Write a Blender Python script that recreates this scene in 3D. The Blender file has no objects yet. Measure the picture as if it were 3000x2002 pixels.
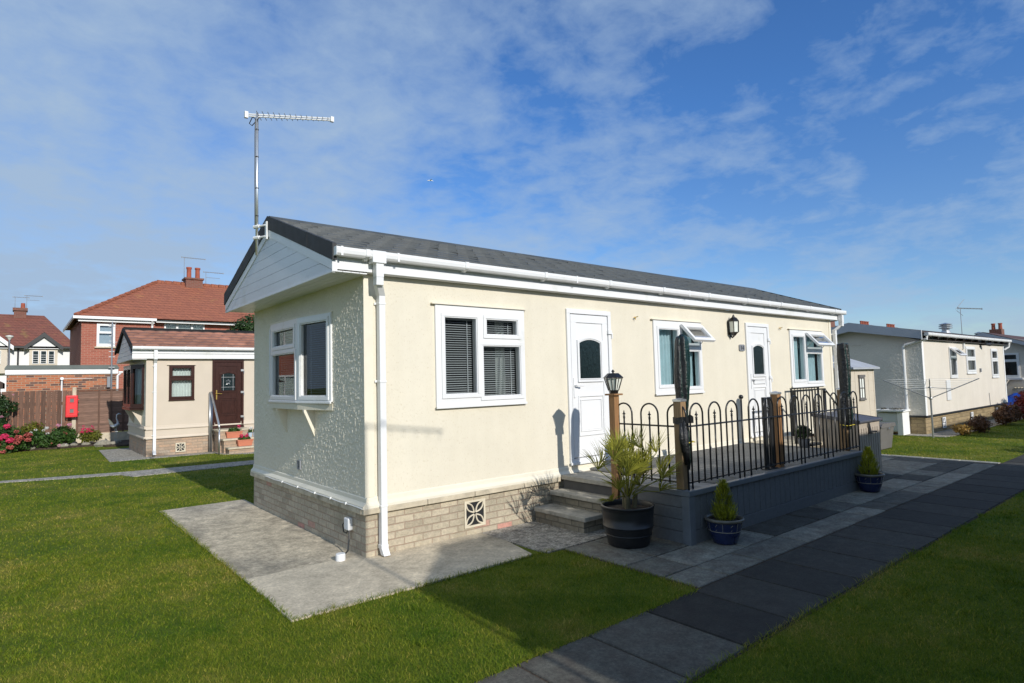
import bpy, math, random
import numpy as np
from mathutils import Vector, Matrix, noise
random.seed(7); rng=np.random.default_rng(7)
S=bpy.context.scene; COL=S.collection
# ------------------------------------------------------------------ helpers
class MB:
    def __init__(s,T=None): s.v=[]; s.f=[]; s.m=[]; s.T=T or (lambda a,b,c:(a,b,c)); s.tint=[]
    def add(s,vs,fs,mi=0,tint=None):
        o=len(s.v); s.v+=[s.T(*p) for p in vs]; s.f+=[tuple(i+o for i in f) for f in fs]; s.m+=[mi]*len(fs)
        s.tint+=[1.0 if tint is None else tint]*len(vs)
    def box(s,x0,x1,y0,y1,z0,z1,mi=0,tint=None):
        s.add([(x0,y0,z0),(x1,y0,z0),(x1,y1,z0),(x0,y1,z0),(x0,y0,z1),(x1,y0,z1),(x1,y1,z1),(x0,y1,z1)],
              [(0,3,2,1),(4,5,6,7),(0,1,5,4),(1,2,6,5),(2,3,7,6),(3,0,4,7)],mi,tint)
    def prism(s,poly,n0,n1,mi=0,axis='n'):
        # poly in (u,z); extruded along n (second coordinate)
        k=len(poly); vs=[(u,n0,z) for u,z in poly]+[(u,n1,z) for u,z in poly]
        if axis=='z': vs=[(u,z,n0) for u,z in poly]+[(u,z,n1) for u,z in poly]
        if axis=='x': vs=[(n0,u,z) for u,z in poly]+[(n1,u,z) for u,z in poly]
        s.add(vs,[tuple(range(k)),tuple(range(2*k-1,k-1,-1))]+[(i,(i+1)%k,k+(i+1)%k,k+i) for i in range(k)],mi)
    def tube(s,pts,r,n=8,mi=0,cap=True,tint=None):
        pts=[Vector(p) for p in pts]; rs=r if isinstance(r,(list,tuple)) else [r]*len(pts)
        vs=[];fs=[]; up=None
        for i,p in enumerate(pts):
            d=(pts[min(i+1,len(pts)-1)]-pts[max(i-1,0)]).normalized()
            if up is None: up=d.orthogonal().normalized()
            up=(up-d*up.dot(d)).normalized(); w=d.cross(up)
            for k in range(n):
                a=2*math.pi*k/n; q=p+(up*math.cos(a)+w*math.sin(a))*rs[i]; vs.append(tuple(q))
        for i in range(len(pts)-1):
            for k in range(n): fs.append((i*n+k,i*n+(k+1)%n,(i+1)*n+(k+1)%n,(i+1)*n+k))
        if cap: fs.append(tuple(range(n-1,-1,-1))); fs.append(tuple((len(pts)-1)*n+k for k in range(n)))
        s.add(vs,fs,mi,tint)
    def lathe(s,prof,c=(0,0,0),n=24,mi=0,sq=None,rot=0,cap=False):
        vs=[];fs=[]
        for r,z in prof:
            for k in range(n):
                a=2*math.pi*k/n+rot; vs.append((c[0]+r*math.cos(a),c[1]+r*math.sin(a),c[2]+z))
        for i in range(len(prof)-1):
            for k in range(n): fs.append((i*n+k,i*n+(k+1)%n,(i+1)*n+(k+1)%n,(i+1)*n+k))
        if cap: fs.append(tuple(range(n-1,-1,-1))); fs.append(tuple((len(prof)-1)*n+k for k in range(n)))
        s.add(vs,fs,mi)
    def quadcloud(s,n,sampler,size,mi=0,asp=1.6,up=.3,shade=(.6,1.35)):
        for _ in range(n):
            c,out=sampler(); sz=size*random.uniform(.6,1.35)
            nrm=(Vector(out)+Vector((random.gauss(0,.6),random.gauss(0,.6),random.gauss(up,.6)))).normalized()
            t=nrm.orthogonal().normalized(); t.rotate(Matrix.Rotation(random.uniform(0,6.28),3,nrm)); b=nrm.cross(t)
            t*=sz*asp/2; b*=sz/2; c=Vector(c)
            s.add([tuple(c-t),tuple(c-b*.8+nrm*sz*.12),tuple(c+t),tuple(c+b*.8+nrm*sz*.12)],[(0,1,2,3)],mi,random.uniform(*shade))
    def build(s,name,mats,parent=None,smooth=False,base=None,bevel=0,autos=False):
        me=bpy.data.meshes.new(name); b=Vector(base) if base is not None else (parent['_b'] if parent and '_b' in BASES.get(parent.name,{}) else Vector(BASE.get(parent.name,(0,0,0))) if parent else Vector((0,0,0)))
        me.from_pydata([tuple(Vector(p)-b) for p in s.v],[],s.f)
        if not isinstance(mats,(list,tuple)): mats=[mats]
        for m in mats: me.materials.append(m)
        if len(mats)>1: me.polygons.foreach_set('material_index',s.m)
        if any(t!=1.0 for t in s.tint):
            a=me.attributes.new('tint','FLOAT','POINT'); a.data.foreach_set('value',s.tint)
        if smooth: me.polygons.foreach_set('use_smooth',[True]*len(me.polygons))
        me.update()
        o=bpy.data.objects.new(name,me); COL.objects.link(o)
        if parent: o.parent=parent
        else: o.location=b
        BASE[o.name]=tuple(b)
        if bevel:
            md=o.modifiers.new('b','BEVEL'); md.width=bevel; md.segments=2; md.limit_method='ANGLE'
        return o
BASE={}; BASES={}
def thing(name,label,cat,loc=(0,0,0),group=None):
    o=bpy.data.objects.new(name,None); COL.objects.link(o); o.location=loc; o.empty_display_size=.1
    BASE[o.name]=tuple(loc); o['label']=label; o['category']=cat
    if group:o['group']=group
    return o
def tag(o,label,cat,group=None,kind=None):
    o['label']=label;o['category']=cat
    if group:o['group']=group
    if kind:o['kind']=kind
    return o
def struct(o): o['kind']='structure'; return o
def dup(root,loc,label=None):
    r=root.copy(); COL.objects.link(r); r.location=loc
    if label: r['label']=label
    for ch in list(root.children):
        c=ch.copy(); COL.objects.link(c); c.parent=r
        for g in list(ch.children):
            d=g.copy(); COL.objects.link(d); d.parent=c
    return r
def FR(O,u,n):   # local frame: u along wall (to the right seen from outside), n outward
    return lambda a,b,c:(O[0]+u[0]*a+n[0]*b,O[1]+u[1]*a+n[1]*b,O[2]+c)
# ------------------------------------------------------------------ materials
def nt(name):
    m=bpy.data.materials.new(name); m.use_nodes=True; t=m.node_tree; t.nodes.clear()
    o=t.nodes.new('ShaderNodeOutputMaterial'); b=t.nodes.new('ShaderNodeBsdfPrincipled'); t.links.new(b.outputs[0],o.inputs[0])
    return m,t,b
def N(t,ty,**k):
    n=t.nodes.new(ty)
    for a,v in k.items():
        if a in n.inputs: n.inputs[a].default_value=v
        else: setattr(n,a,v)
    return n
def L(t,a,b): t.links.new(a,b)
def ramp(t,stops,interp='LINEAR'):
    r=t.nodes.new('ShaderNodeValToRGB'); e=r.color_ramp; e.interpolation=interp
    e.elements[0].position=stops[0][0]; e.elements[0].color=(*stops[0][1],1)
    e.elements[1].position=stops[-1][0]; e.elements[1].color=(*stops[-1][1],1)
    for p,c in stops[1:-1]:
        x=e.elements.new(p); x.color=(*c,1)
    return r
def pos(t,scale=(1,1,1)):
    g=t.nodes.new('ShaderNodeNewGeometry'); m=t.nodes.new('ShaderNodeMapping'); m.inputs['Scale'].default_value=scale
    L(t,g.outputs['Position'],m.inputs[0]); return m.outputs[0]
def sc(c,k): return tuple(min(1,x*k) for x in c)
def mat(name,c,rough=.5,var=.12,vs=6.0,bump=0,bs=60.0,bd=.004,metal=0,stretch=(1,1,1),tint=False,spec=.5,dirt=None,detail=5.0,coat=0,sheen=0,speck=0,ss=90.0):
    m,t,b=nt(name); P=pos(t,stretch)
    n=N(t,'ShaderNodeTexNoise',Scale=vs,Detail=detail,Roughness=.6); L(t,P,n.inputs['Vector'])
    r=ramp(t,[(.3,sc(c,1-var)),(.7,sc(c,1+var))]); L(t,n.outputs[0],r.inputs[0]); col=r.outputs[0]
    if dirt:  # (colour, scale, threshold)
        d=N(t,'ShaderNodeTexNoise',Scale=dirt[1],Detail=6.0,Roughness=.65); L(t,P,d.inputs['Vector'])
        rr=ramp(t,[(dirt[2],(0,0,0)),(dirt[2]+.15,(1,1,1))]); L(t,d.outputs[0],rr.inputs[0])
        mx=N(t,'ShaderNodeMix',data_type='RGBA'); L(t,rr.outputs[0],mx.inputs['Factor']); L(t,col,mx.inputs['A']); mx.inputs['B'].default_value=(*dirt[0],1); col=mx.outputs['Result']
    if speck:
        for (ks,kk) in ((ss,speck),(ss*.22,speck*.7)):
            d=N(t,'ShaderNodeTexNoise',Scale=ks,Detail=3.0,Roughness=.75); L(t,P,d.inputs['Vector']); rr=ramp(t,[(.32,(1-kk,)*3),(.5,(1,1,1)),(.68,(1+kk,)*3)]); L(t,d.outputs[0],rr.inputs[0])
            mx=N(t,'ShaderNodeMix',data_type='RGBA',blend_type='MULTIPLY'); mx.inputs['Factor'].default_value=1; L(t,col,mx.inputs['A']); L(t,rr.outputs[0],mx.inputs['B']); col=mx.outputs['Result']
    if tint:
        a=N(t,'ShaderNodeAttribute',attribute_name='tint'); mx=N(t,'ShaderNodeVectorMath',operation='SCALE'); L(t,col,mx.inputs[0]); L(t,a.outputs['Fac'],mx.inputs['Scale']); col=mx.outputs[0]
    L(t,col,b.inputs['Base Color']); b.inputs['Roughness'].default_value=rough; b.inputs['Metallic'].default_value=metal; b.inputs['Specular IOR Level'].default_value=spec
    b.inputs['Coat Weight'].default_value=coat
    if bump:
        n2=N(t,'ShaderNodeTexNoise',Scale=bs,Detail=4.0,Roughness=.6); L(t,P,n2.inputs['Vector'])
        bp=N(t,'ShaderNodeBump',Strength=bump,Distance=bd); L(t,n2.outputs[0],bp.inputs['Height']); L(t,bp.outputs[0],b.inputs['Normal'])
    return m
def leafmat(name,c,rough=.5,trans=.35,var=.3):
    m,t,b=nt(name); P=pos(t); n=N(t,'ShaderNodeTexNoise',Scale=4.0,Detail=3.0); L(t,P,n.inputs['Vector'])
    r=ramp(t,[(.3,sc(c,1-var)),(.7,(min(1,c[0]*(1+var*1.2)),min(1,c[1]*(1+var)),c[2]*(1+var*.5)))]); L(t,n.outputs[0],r.inputs[0])
    a=N(t,'ShaderNodeAttribute',attribute_name='tint'); mx=N(t,'ShaderNodeVectorMath',operation='SCALE'); L(t,r.outputs[0],mx.inputs[0]); L(t,a.outputs['Fac'],mx.inputs['Scale'])
    L(t,mx.outputs[0],b.inputs['Base Color']); b.inputs['Roughness'].default_value=rough; b.inputs['Specular IOR Level'].default_value=.35
    tr=N(t,'ShaderNodeBsdfTranslucent'); L(t,mx.outputs[0],tr.inputs[0]); ms=N(t,'ShaderNodeMixShader',Fac=trans)
    L(t,b.outputs[0],ms.inputs[1]); L(t,tr.outputs[0],ms.inputs[2]); L(t,ms.outputs[0],t.nodes['Material Output'].inputs[0]); return m
def brick(name,stops,mortar,w=.225,h=.075,ms=.010,rough=.85,bump=.6,rowoff=0,stain=None,bd=.006):
    m,t,b=nt(name); g=N(t,'ShaderNodeNewGeometry'); sp=N(t,'ShaderNodeSeparateXYZ'); L(t,g.outputs['Position'],sp.inputs[0])
    ad=N(t,'ShaderNodeMath',operation='ADD'); L(t,sp.outputs[0],ad.inputs[0]); L(t,sp.outputs[1],ad.inputs[1])
    az=N(t,'ShaderNodeMath',operation='ADD'); L(t,sp.outputs[2],az.inputs[0]); az.inputs[1].default_value=rowoff+10*h
    cb=N(t,'ShaderNodeCombineXYZ'); L(t,ad.outputs[0],cb.inputs[0]); L(t,az.outputs[0],cb.inputs[1])
    # slight wobble of joints
    nw=N(t,'ShaderNodeTexNoise',Scale=5.0,Detail=2.0); L(t,g.outputs['Position'],nw.inputs['Vector'])
    vm=N(t,'ShaderNodeVectorMath',operation='MULTIPLY_ADD'); L(t,nw.outputs['Color'],vm.inputs[0]); vm.inputs[1].default_value=(.012,.010,0); L(t,cb.outputs[0],vm.inputs[2])
    br=N(t,'ShaderNodeTexBrick'); L(t,vm.outputs[0],br.inputs['Vector'])
    for k,v in dict(Scale=1.0).items(): br.inputs[k].default_value=v
    br.inputs['Color1'].default_value=(0,0,0,1); br.inputs['Color2'].default_value=(1,1,1,1); br.inputs['Mortar'].default_value=(0,0,0,1)
    br.inputs['Mortar Size'].default_value=ms; br.inputs['Mortar Smooth'].default_value=.25; br.inputs['Brick Width'].default_value=w; br.inputs['Row Height'].default_value=h
    r=ramp(t,stops,'LINEAR'); L(t,br.outputs['Color'],r.inputs[0])
    n=N(t,'ShaderNodeTexNoise',Scale=22.0,Detail=6.0,Roughness=.7); L(t,g.outputs['Position'],n.inputs['Vector'])
    r2=ramp(t,[(.25,(.72,.72,.72)),(.75,(1.22,1.2,1.18))]); L(t,n.outputs[0],r2.inputs[0])
    mu=N(t,'ShaderNodeMix',data_type='RGBA',blend_type='MULTIPLY'); mu.inputs['Factor'].default_value=1; L(t,r.outputs[0],mu.inputs['A']); L(t,r2.outputs[0],mu.inputs['B'])
    mx=N(t,'ShaderNodeMix',data_type='RGBA'); L(t,br.outputs['Fac'],mx.inputs['Factor']); L(t,mu.outputs['Result'],mx.inputs['A']); mx.inputs['B'].default_value=(*mortar,1)
    col=mx.outputs['Result']
    if stain:
        d=N(t,'ShaderNodeTexNoise',Scale=1.3,Detail=7.0,Roughness=.7); L(t,g.outputs['Position'],d.inputs['Vector']); rr=ramp(t,[(.5,(0,0,0)),(.72,(.7,.7,.7))]); L(t,d.outputs[0],rr.inputs[0])
        m3=N(t,'ShaderNodeMix',data_type='RGBA'); L(t,rr.outputs[0],m3.inputs['Factor']); L(t,col,m3.inputs['A']); m3.inputs['B'].default_value=(*stain,1); col=m3.outputs['Result']
    L(t,col,b.inputs['Base Color']); b.inputs['Roughness'].default_value=rough
    iv=N(t,'ShaderNodeMath',operation='MULTIPLY_ADD'); L(t,br.outputs['Fac'],iv.inputs[0]); iv.inputs[1].default_value=-1.0; L(t,n.outputs[0],iv.inputs[2])
    bp=N(t,'ShaderNodeBump',Strength=bump,Distance=bd); L(t,iv.outputs[0],bp.inputs['Height']); L(t,bp.outputs[0],b.inputs['Normal']); return m
def roughcast(name,c,stain=None):
    m,t,b=nt(name); P=pos(t,(1,1,.42)); P2=pos(t)
    n=N(t,'ShaderNodeTexNoise',Scale=1.6,Detail=7.0,Roughness=.7); L(t,P2,n.inputs['Vector'])
    r=ramp(t,[(.3,sc(c,.94)),(.7,sc(c,1.03))]); L(t,n.outputs[0],r.inputs[0])
    n2=N(t,'ShaderNodeTexNoise',Scale=92.0,Detail=2.5,Roughness=.5); L(t,P,n2.inputs['Vector'])
    n3=N(t,'ShaderNodeTexNoise',Scale=150.0,Detail=3.0); L(t,P,n3.inputs['Vector'])
    pr=ramp(t,[(.30,(0,0,0)),(.40,(1,1,1))]); L(t,n2.outputs[0],pr.inputs[0])
    mu=N(t,'ShaderNodeMix',data_type='RGBA',blend_type='MULTIPLY'); L(t,r.outputs[0],mu.inputs['A']); pc=ramp(t,[(0,(.80,.73,.60)),(1,(1,1,1))]); L(t,pr.outputs[0],pc.inputs[0]); L(t,pc.outputs[0],mu.inputs['B']); mu.inputs['Factor'].default_value=.5
    sm=N(t,'ShaderNodeMapping'); sm.inputs['Scale'].default_value=(3.5,3.5,.35); gg=N(t,'ShaderNodeNewGeometry'); L(t,gg.outputs['Position'],sm.inputs[0]); sn=N(t,'ShaderNodeTexNoise',Scale=1.0,Detail=6.0,Roughness=.7); L(t,sm.outputs[0],sn.inputs['Vector']); sr=ramp(t,[(.35,(.90,.89,.86)),(.62,(1.02,1.02,1.02))]); L(t,sn.outputs[0],sr.inputs[0])
    m5=N(t,'ShaderNodeMix',data_type='RGBA',blend_type='MULTIPLY'); m5.inputs['Factor'].default_value=.35; L(t,mu.outputs['Result'],m5.inputs['A']); L(t,sr.outputs[0],m5.inputs['B']); mu=m5
    L(t,mu.outputs['Result'],b.inputs['Base Color']); b.inputs['Roughness'].default_value=.55; b.inputs['Specular IOR Level'].default_value=.3
    a=N(t,'ShaderNodeMath',operation='MULTIPLY_ADD'); L(t,n3.outputs[0],a.inputs[0]); a.inputs[1].default_value=.12; L(t,pr.outputs[0],a.inputs[2])
    a2=N(t,'ShaderNodeMath',operation='MULTIPLY_ADD'); L(t,n2.outputs[0],a2.inputs[0]); a2.inputs[1].default_value=.5; L(t,a.outputs[0],a2.inputs[2])
    bp=N(t,'ShaderNodeBump',Strength=.6,Distance=.003); L(t,a2.outputs[0],bp.inputs['Height']); L(t,bp.outputs[0],b.inputs['Normal']); return m
def glass(name,tint=(.75,.8,.82),refl=1.0,wob=0):
    m,t,b=nt(name); t.nodes.remove(b); tr=N(t,'ShaderNodeBsdfTransparent'); tr.inputs[0].default_value=(*tint,1)
    gl=N(t,'ShaderNodeBsdfGlossy',Roughness=.0+wob); lw=N(t,'ShaderNodeFresnel',IOR=1.65); ms=N(t,'ShaderNodeMixShader')
    L(t,lw.outputs[0],ms.inputs[0]); L(t,tr.outputs[0],ms.inputs[1]); L(t,gl.outputs[0],ms.inputs[2]); L(t,ms.outputs[0],t.nodes['Material Output'].inputs[0])
    n=N(t,'ShaderNodeTexNoise',Scale=2.0); L(t,pos(t),n.inputs['Vector']); bp=N(t,'ShaderNodeBump',Strength=.08,Distance=.01); L(t,n.outputs[0],bp.inputs['Height']); L(t,bp.outputs[0],gl.inputs['Normal'])
    return m
def tilemat(name,c1,c2,mossc=None,w=.3,h=.28,rough=.75,axis='xy',moss_t=.6,bd=.02):
    # plain roof tiles: rows by height z, columns along x+y
    m,t,b=nt(name); g=N(t,'ShaderNodeNewGeometry'); sp=N(t,'ShaderNodeSeparateXYZ'); L(t,g.outputs['Position'],sp.inputs[0])
    ad=N(t,'ShaderNodeMath',operation='ADD'); L(t,sp.outputs[0],ad.inputs[0]); L(t,sp.outputs[1],ad.inputs[1]) if axis=='xy' else None
    cb=N(t,'ShaderNodeCombineXYZ'); L(t,ad.outputs[0],cb.inputs[0]); L(t,sp.outputs[2],cb.inputs[1])
    br=N(t,'ShaderNodeTexBrick'); L(t,cb.outputs[0],br.inputs['Vector']); br.inputs['Scale'].default_value=1; br.inputs['Brick Width'].default_value=w; br.inputs['Row Height'].default_value=h
    br.inputs['Color1'].default_value=(*c1,1); br.inputs['Color2'].default_value=(*c2,1); br.inputs['Mortar'].default_value=(*sc(c1,.45),1); br.inputs['Mortar Size'].default_value=.012
    n=N(t,'ShaderNodeTexNoise',Scale=1.1,Detail=8.0,Roughness=.7); L(t,g.outputs['Position'],n.inputs['Vector'])
    col=br.outputs['Color']
    if mossc:
        rr=ramp(t,[(moss_t,(0,0,0)),(moss_t+.14,(.75,.75,.75))]); L(t,n.outputs[0],rr.inputs[0]); m3=N(t,'ShaderNodeMix',data_type='RGBA'); L(t,rr.outputs[0],m3.inputs['Factor']); L(t,col,m3.inputs['A']); m3.inputs['B'].default_value=(*mossc,1); col=m3.outputs['Result']
    n2=N(t,'ShaderNodeTexNoise',Scale=9.0,Detail=6.0,Roughness=.7); L(t,g.outputs['Position'],n2.inputs['Vector']); r2=ramp(t,[(.25,(.7,.7,.7)),(.75,(1.25,1.25,1.25))]); L(t,n2.outputs[0],r2.inputs[0])
    mu=N(t,'ShaderNodeMix',data_type='RGBA',blend_type='MULTIPLY'); mu.inputs['Factor'].default_value=1; L(t,col,mu.inputs['A']); L(t,r2.outputs[0],mu.inputs['B'])
    L(t,mu.outputs['Result'],b.inputs['Base Color']); b.inputs['Roughness'].default_value=rough
    md=N(t,'ShaderNodeMath',operation='FRACT'); dv=N(t,'ShaderNodeMath',operation='DIVIDE'); L(t,sp.outputs[2],dv.inputs[0]); dv.inputs[1].default_value=h; L(t,dv.outputs[0],md.inputs[0])
    bp=N(t,'ShaderNodeBump',Strength=.8,Distance=bd,invert=True); L(t,md.outputs[0],bp.inputs['Height']); L(t,bp.outputs[0],b.inputs['Normal']); return m
M={}
M['cream']=roughcast('cream_roughcast',(.745,.69,.565))
M['cream_plain']=mat('cream_relief',(.745,.69,.565),.5,.05,2,spec=.35)
M['offwhite_plain']=mat('offwhite_relief',(.72,.665,.58),.5,.05,2)
M['creamtrim']=mat('cream_smooth',(.76,.705,.58),.5,.05,3,.3,40,.002)
M['upvc']=mat('white_upvc',(.78,.785,.79),.32,.03,2,.05,8,.002,dirt=((.60,.60,.54),1.6,.60),stretch=(1,1,.5))
M['upvc_old']=mat('white_upvc_weathered',(.76,.77,.78),.38,.04,1.5,.05,8,.002,dirt=((.55,.56,.52),2.5,.62))
M['cladding']=mat('white_cladding_board',(.72,.74,.78),.35,.05,1.3,.12,30,.002,stretch=(1,1,1),dirt=((.58,.60,.58),1.5,.6))
M['rooftile']=mat('dark_grey_roof_tile',(.078,.085,.086),.6,.12,7,.4,55,.003,tint=True,dirt=((.12,.12,.105),7,.70))
M['verge']=mat('black_verge_felt',(.035,.036,.038),.7,.35,5,.5,60,.004,dirt=((.09,.085,.075),3,.6))
M['skirt']=brick('buff_stone_brick',[(0,(.38,.325,.24)),(.3,(.50,.44,.33)),(.6,(.57,.50,.375)),(.93,(.45,.39,.295)),(.945,(.58,.30,.24)),(1,(.60,.32,.26))],(.42,.31,.23),w=.222,h=.0742,ms=.0055,bump=1.0,stain=(.30,.265,.19),bd=.018)
M['stepbrick']=brick('step_brick',[(0,(.23,.20,.15)),(.5,(.34,.30,.23)),(1,(.28,.25,.19))],(.16,.14,.105),w=.222,h=.0742,ms=.007,bump=.9,stain=(.12,.11,.08),bd=.01)
M['coping']=mat('sandstone_coping',(.54,.47,.35),.85,.18,9,.6,70,.005,dirt=((.22,.20,.14),3,.56))
M['slabstep']=mat('step_slab',(.40,.37,.31),.85,.2,12,.6,110,.004,dirt=((.17,.165,.14),4,.55))
M['concrete']=mat('old_concrete',(.50,.43,.32),.9,.30,3.5,.9,130,.008,dirt=((.25,.225,.175),1.0,.50),detail=8,speck=.32,ss=42)
M['concrete2']=mat('smooth_concrete',(.53,.46,.345),.9,.24,2.2,.8,150,.006,dirt=((.33,.29,.22),1.0,.54),detail=8,speck=.2,ss=44)
M['agg']=mat('washed_aggregate',(.32,.295,.25),.9,.3,30,1,120,.008,dirt=((.15,.145,.13),3,.58),detail=3,speck=.6,ss=48)
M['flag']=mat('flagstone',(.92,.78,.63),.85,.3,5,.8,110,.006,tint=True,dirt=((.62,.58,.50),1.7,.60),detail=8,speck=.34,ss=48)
M['soil']=mat('dark_soil',(.06,.042,.028),.95,.45,14,1,45,.03)
M['glass']=glass('window_glass'); M['glassdark']=glass('tinted_glass',(.45,.5,.5))
M['obscure']=mat('obscure_glass',(.012,.022,.024),.10,.5,60,.5,70,.006,stretch=(1,1,.35),spec=.8)
M['blind']=mat('blind_slat',(.50,.51,.52),.4,.05,3)
M['curtain']=mat('blue_curtain',(.50,.66,.70),.9,.10,5)
M['netcurtain']=mat('pale_curtain',(.80,.83,.78),.9,.06,5)
M['black']=mat('black_gloss_metal',(.012,.012,.013),.30,.2,10,.1,40,.002)
M['blackm']=mat('black_satin',(.02,.021,.023),.45,.2,10,.1,40,.002)
M['grey']=mat('grey_plastic',(.23,.24,.26),.5,.1,6,.1,40)
M['galv']=mat('galvanised_steel',(.50,.51,.52),.38,.12,8,.1,60,.001,metal=.85)
M['alu']=mat('aluminium_mast',(.72,.73,.74),.3,.08,8,metal=.8)
M['brass']=mat('brass',(.75,.52,.14),.3,.08,8,metal=.9)
def wood(name,c,var=.3,st=(14,14,1.2),rough=.65,**k): return mat(name,c,rough,var,3,.35,9,.003,stretch=st,detail=7,**k)
M['post']=wood('treated_timber',(.30,.155,.062))
M['postold']=wood('weathered_timber',(.27,.17,.085))
M['deckside']=wood('grey_painted_boards',(.135,.145,.155),.12,(8,8,8),.5)
M['deckfloor']=wood('grey_composite_decking',(.30,.295,.28),.16,(18,1.2,18),.75,tint=True)
M['decktrim']=wood('grey_deck_trim',(.145,.16,.178),.1,(3,3,3),.45)
M['fencewood']=wood('brown_fence_boards',(.14,.075,.05),.35,(16,16,1.5),.8,tint=True)
M['weave']=wood('brown_larchlap',(.18,.105,.075),.35,(1.5,10,16),.8,tint=True)
M['pot_black']=mat('black_plastic_pot',(.018,.018,.02),.38,.2,6,.2,30,.004)
M['pot_blue']=mat('blue_glaze',(.010,.020,.075),.12,.3,7,.1,20,.002,coat=.5)
M['pot_rim']=mat('blue_glaze_rim',(.14,.125,.10),.3,.25,9)
M['motif']=mat('glaze_motif',(.30,.27,.22),.4,.1,9)
M['tarp']=mat('dark_green_pvc_cover',(.006,.026,.021),.30,.3,9,.7,30,.016,coat=.1)
M['tarpd']=mat('black_pvc_cover',(.012,.013,.014),.42,.3,9,.8,26,.02)
M['rope']=mat('yellow_rope',(.62,.50,.05),.6,.2,90)
M['frost']=mat('frosted_lamp_glass',(.80,.82,.74),.25,.05,20)
M['stone_orn']=mat('grey_owl_ornament',(.30,.31,.33),.7,.55,40,.5,60,.006)
M['beige']=mat('beige_resin',(.42,.36,.29),.55,.05,3,.1,40,.002,dirt=((.33,.29,.24),2,.62))
M['beigelid']=mat('dark_grey_lid',(.085,.085,.10),.45,.15,4,.15,60)
M['beige_shed']=mat('cream_resin_shed',(.60,.53,.43),.55,.05,3,.1,40,.002)
M['shedroof']=mat('pale_grey_shed_roof',(.40,.42,.46),.5,.08,3)
M['taupe']=mat('taupe_plastic',(.15,.14,.135),.5,.12,4,.1,40)
M['offwhite']=roughcast('offwhite_roughcast',(.72,.665,.58))
M['greyfascia']=mat('grey_fascia',(.36,.39,.44),.45,.06,2)
M['rightskirt']=brick('yellow_stone_brick',[(0,(.22,.165,.085)),(.5,(.36,.275,.15)),(1,(.29,.22,.12))],(.25,.19,.11),w=.30,h=.10,ms=.008,bump=.9,stain=(.18,.14,.08),bd=.01)
M['felt']=mat('brown_mineral_felt',(.055,.040,.034),.9,.3,5,.5,80,.004)
M['render_l']=mat('peach_cream_render',(.60,.515,.415),.7,.04,2,.3,90,.002)
M['tex_l']=roughcast('peach_roughcast',(.58,.50,.41))
M['brownupvc']=mat('rosewood_upvc',(.045,.017,.013),.25,.25,7,.05,20,.002,stretch=(4,4,1))
M['leftskirt']=brick('peach_stone_brick',[(0,(.34,.25,.18)),(.35,(.44,.33,.24)),(.7,(.50,.33,.22)),(1,(.40,.33,.26))],(.33,.27,.21),w=.26,h=.075,ms=.005,bump=.8,stain=(.28,.23,.17),bd=.008)
M['lefttile']=mat('brown_roman_tile',(.27,.125,.085),.75,.25,3,.6,60,.005,tint=True,dirt=((.30,.20,.13),4,.62))
M['redbrick']=brick('red_brick',[(0,(.30,.085,.055)),(.5,(.39,.12,.078)),(1,(.34,.10,.065))],(.40,.22,.16),w=.24,h=.085,ms=.010,bump=.5)
M['chimbrick']=brick('sooty_chimney_brick',[(0,(.15,.055,.04)),(.5,(.22,.08,.055)),(1,(.18,.065,.045))],(.20,.14,.11),w=.24,h=.085,ms=.010,bump=.5,stain=(.10,.09,.05))
M['garbrick']=brick('rustic_brick',[(0,(.12,.062,.052)),(.28,(.15,.07,.055)),(.34,(.40,.13,.06)),(1,(.46,.16,.075))],(.40,.29,.20),w=.235,h=.078,ms=.009,bump=.5)
M['redtile']=tilemat('red_clay_tiles',(.37,.125,.066),(.31,.105,.06),(.42,.22,.07),w=.25,h=.16,moss_t=.58)
M['browntile']=tilemat('brown_red_tiles',(.25,.085,.055),(.20,.075,.05),(.30,.20,.06),w=.28,h=.2,moss_t=.56)
M['darkbrowntile']=tilemat('far_brown_tiles',(.12,.06,.045),(.10,.05,.038),None,w=.28,h=.2)
M['feltgrey']=mat('grey_green_felt',(.14,.16,.15),.85,.15,2,.3,60)
M['whiterender']=mat('white_render',(.80,.80,.79),.8,.05,2,.2,60)
M['whitepaint']=mat('white_paint',(.80,.80,.80),.45,.03,2)
M['redplastic']=mat('red_cabinet_plastic',(.78,.045,.05),.35,.08,3)
M['terracotta']=mat('terracotta_trough',(.55,.19,.11),.65,.08,5)
M['paleblue']=mat('pale_blue_pot',(.42,.50,.58),.5,.06,5)
M['potclay']=mat('chimney_pot_clay',(.33,.085,.05),.8,.2,6)
M['bluetarp']=mat('blue_tarpaulin',(.015,.09,.50),.3,.15,4,1,9,.03)
M['rock']=mat('garden_rock',(.27,.25,.20),.9,.3,9,1,25,.02)
M['dark_int']=mat('dark_interior',(.10,.095,.09),.9,.2,3)
M['leaf']=leafmat('leaf_green',(.06,.13,.028)); M['leafdark']=leafmat('leaf_dark_green',(.028,.062,.018),trans=.2)
M['leafyel']=leafmat('leaf_yellow_green',(.19,.21,.03),trans=.45); M['conifer']=leafmat('golden_conifer',(.46,.48,.04),trans=.4)
M['palm']=leafmat('palm_leaf',(.27,.275,.045),.45,.3,.25); M['palmstem']=mat('palm_fibre',(.12,.10,.05),.8,.3,30)
M['pink']=leafmat('pink_petal',(.75,.055,.17),.6,.3,.2); M['rose']=leafmat('dusky_pink_petal',(.45,.12,.11),.6,.3,.3)
M['palepink']=leafmat('pale_pink_petal',(.75,.36,.50),.6,.3,.15); M['whitefl']=leafmat('white_petal',(.8,.8,.78),.6,.3,.05)
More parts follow.
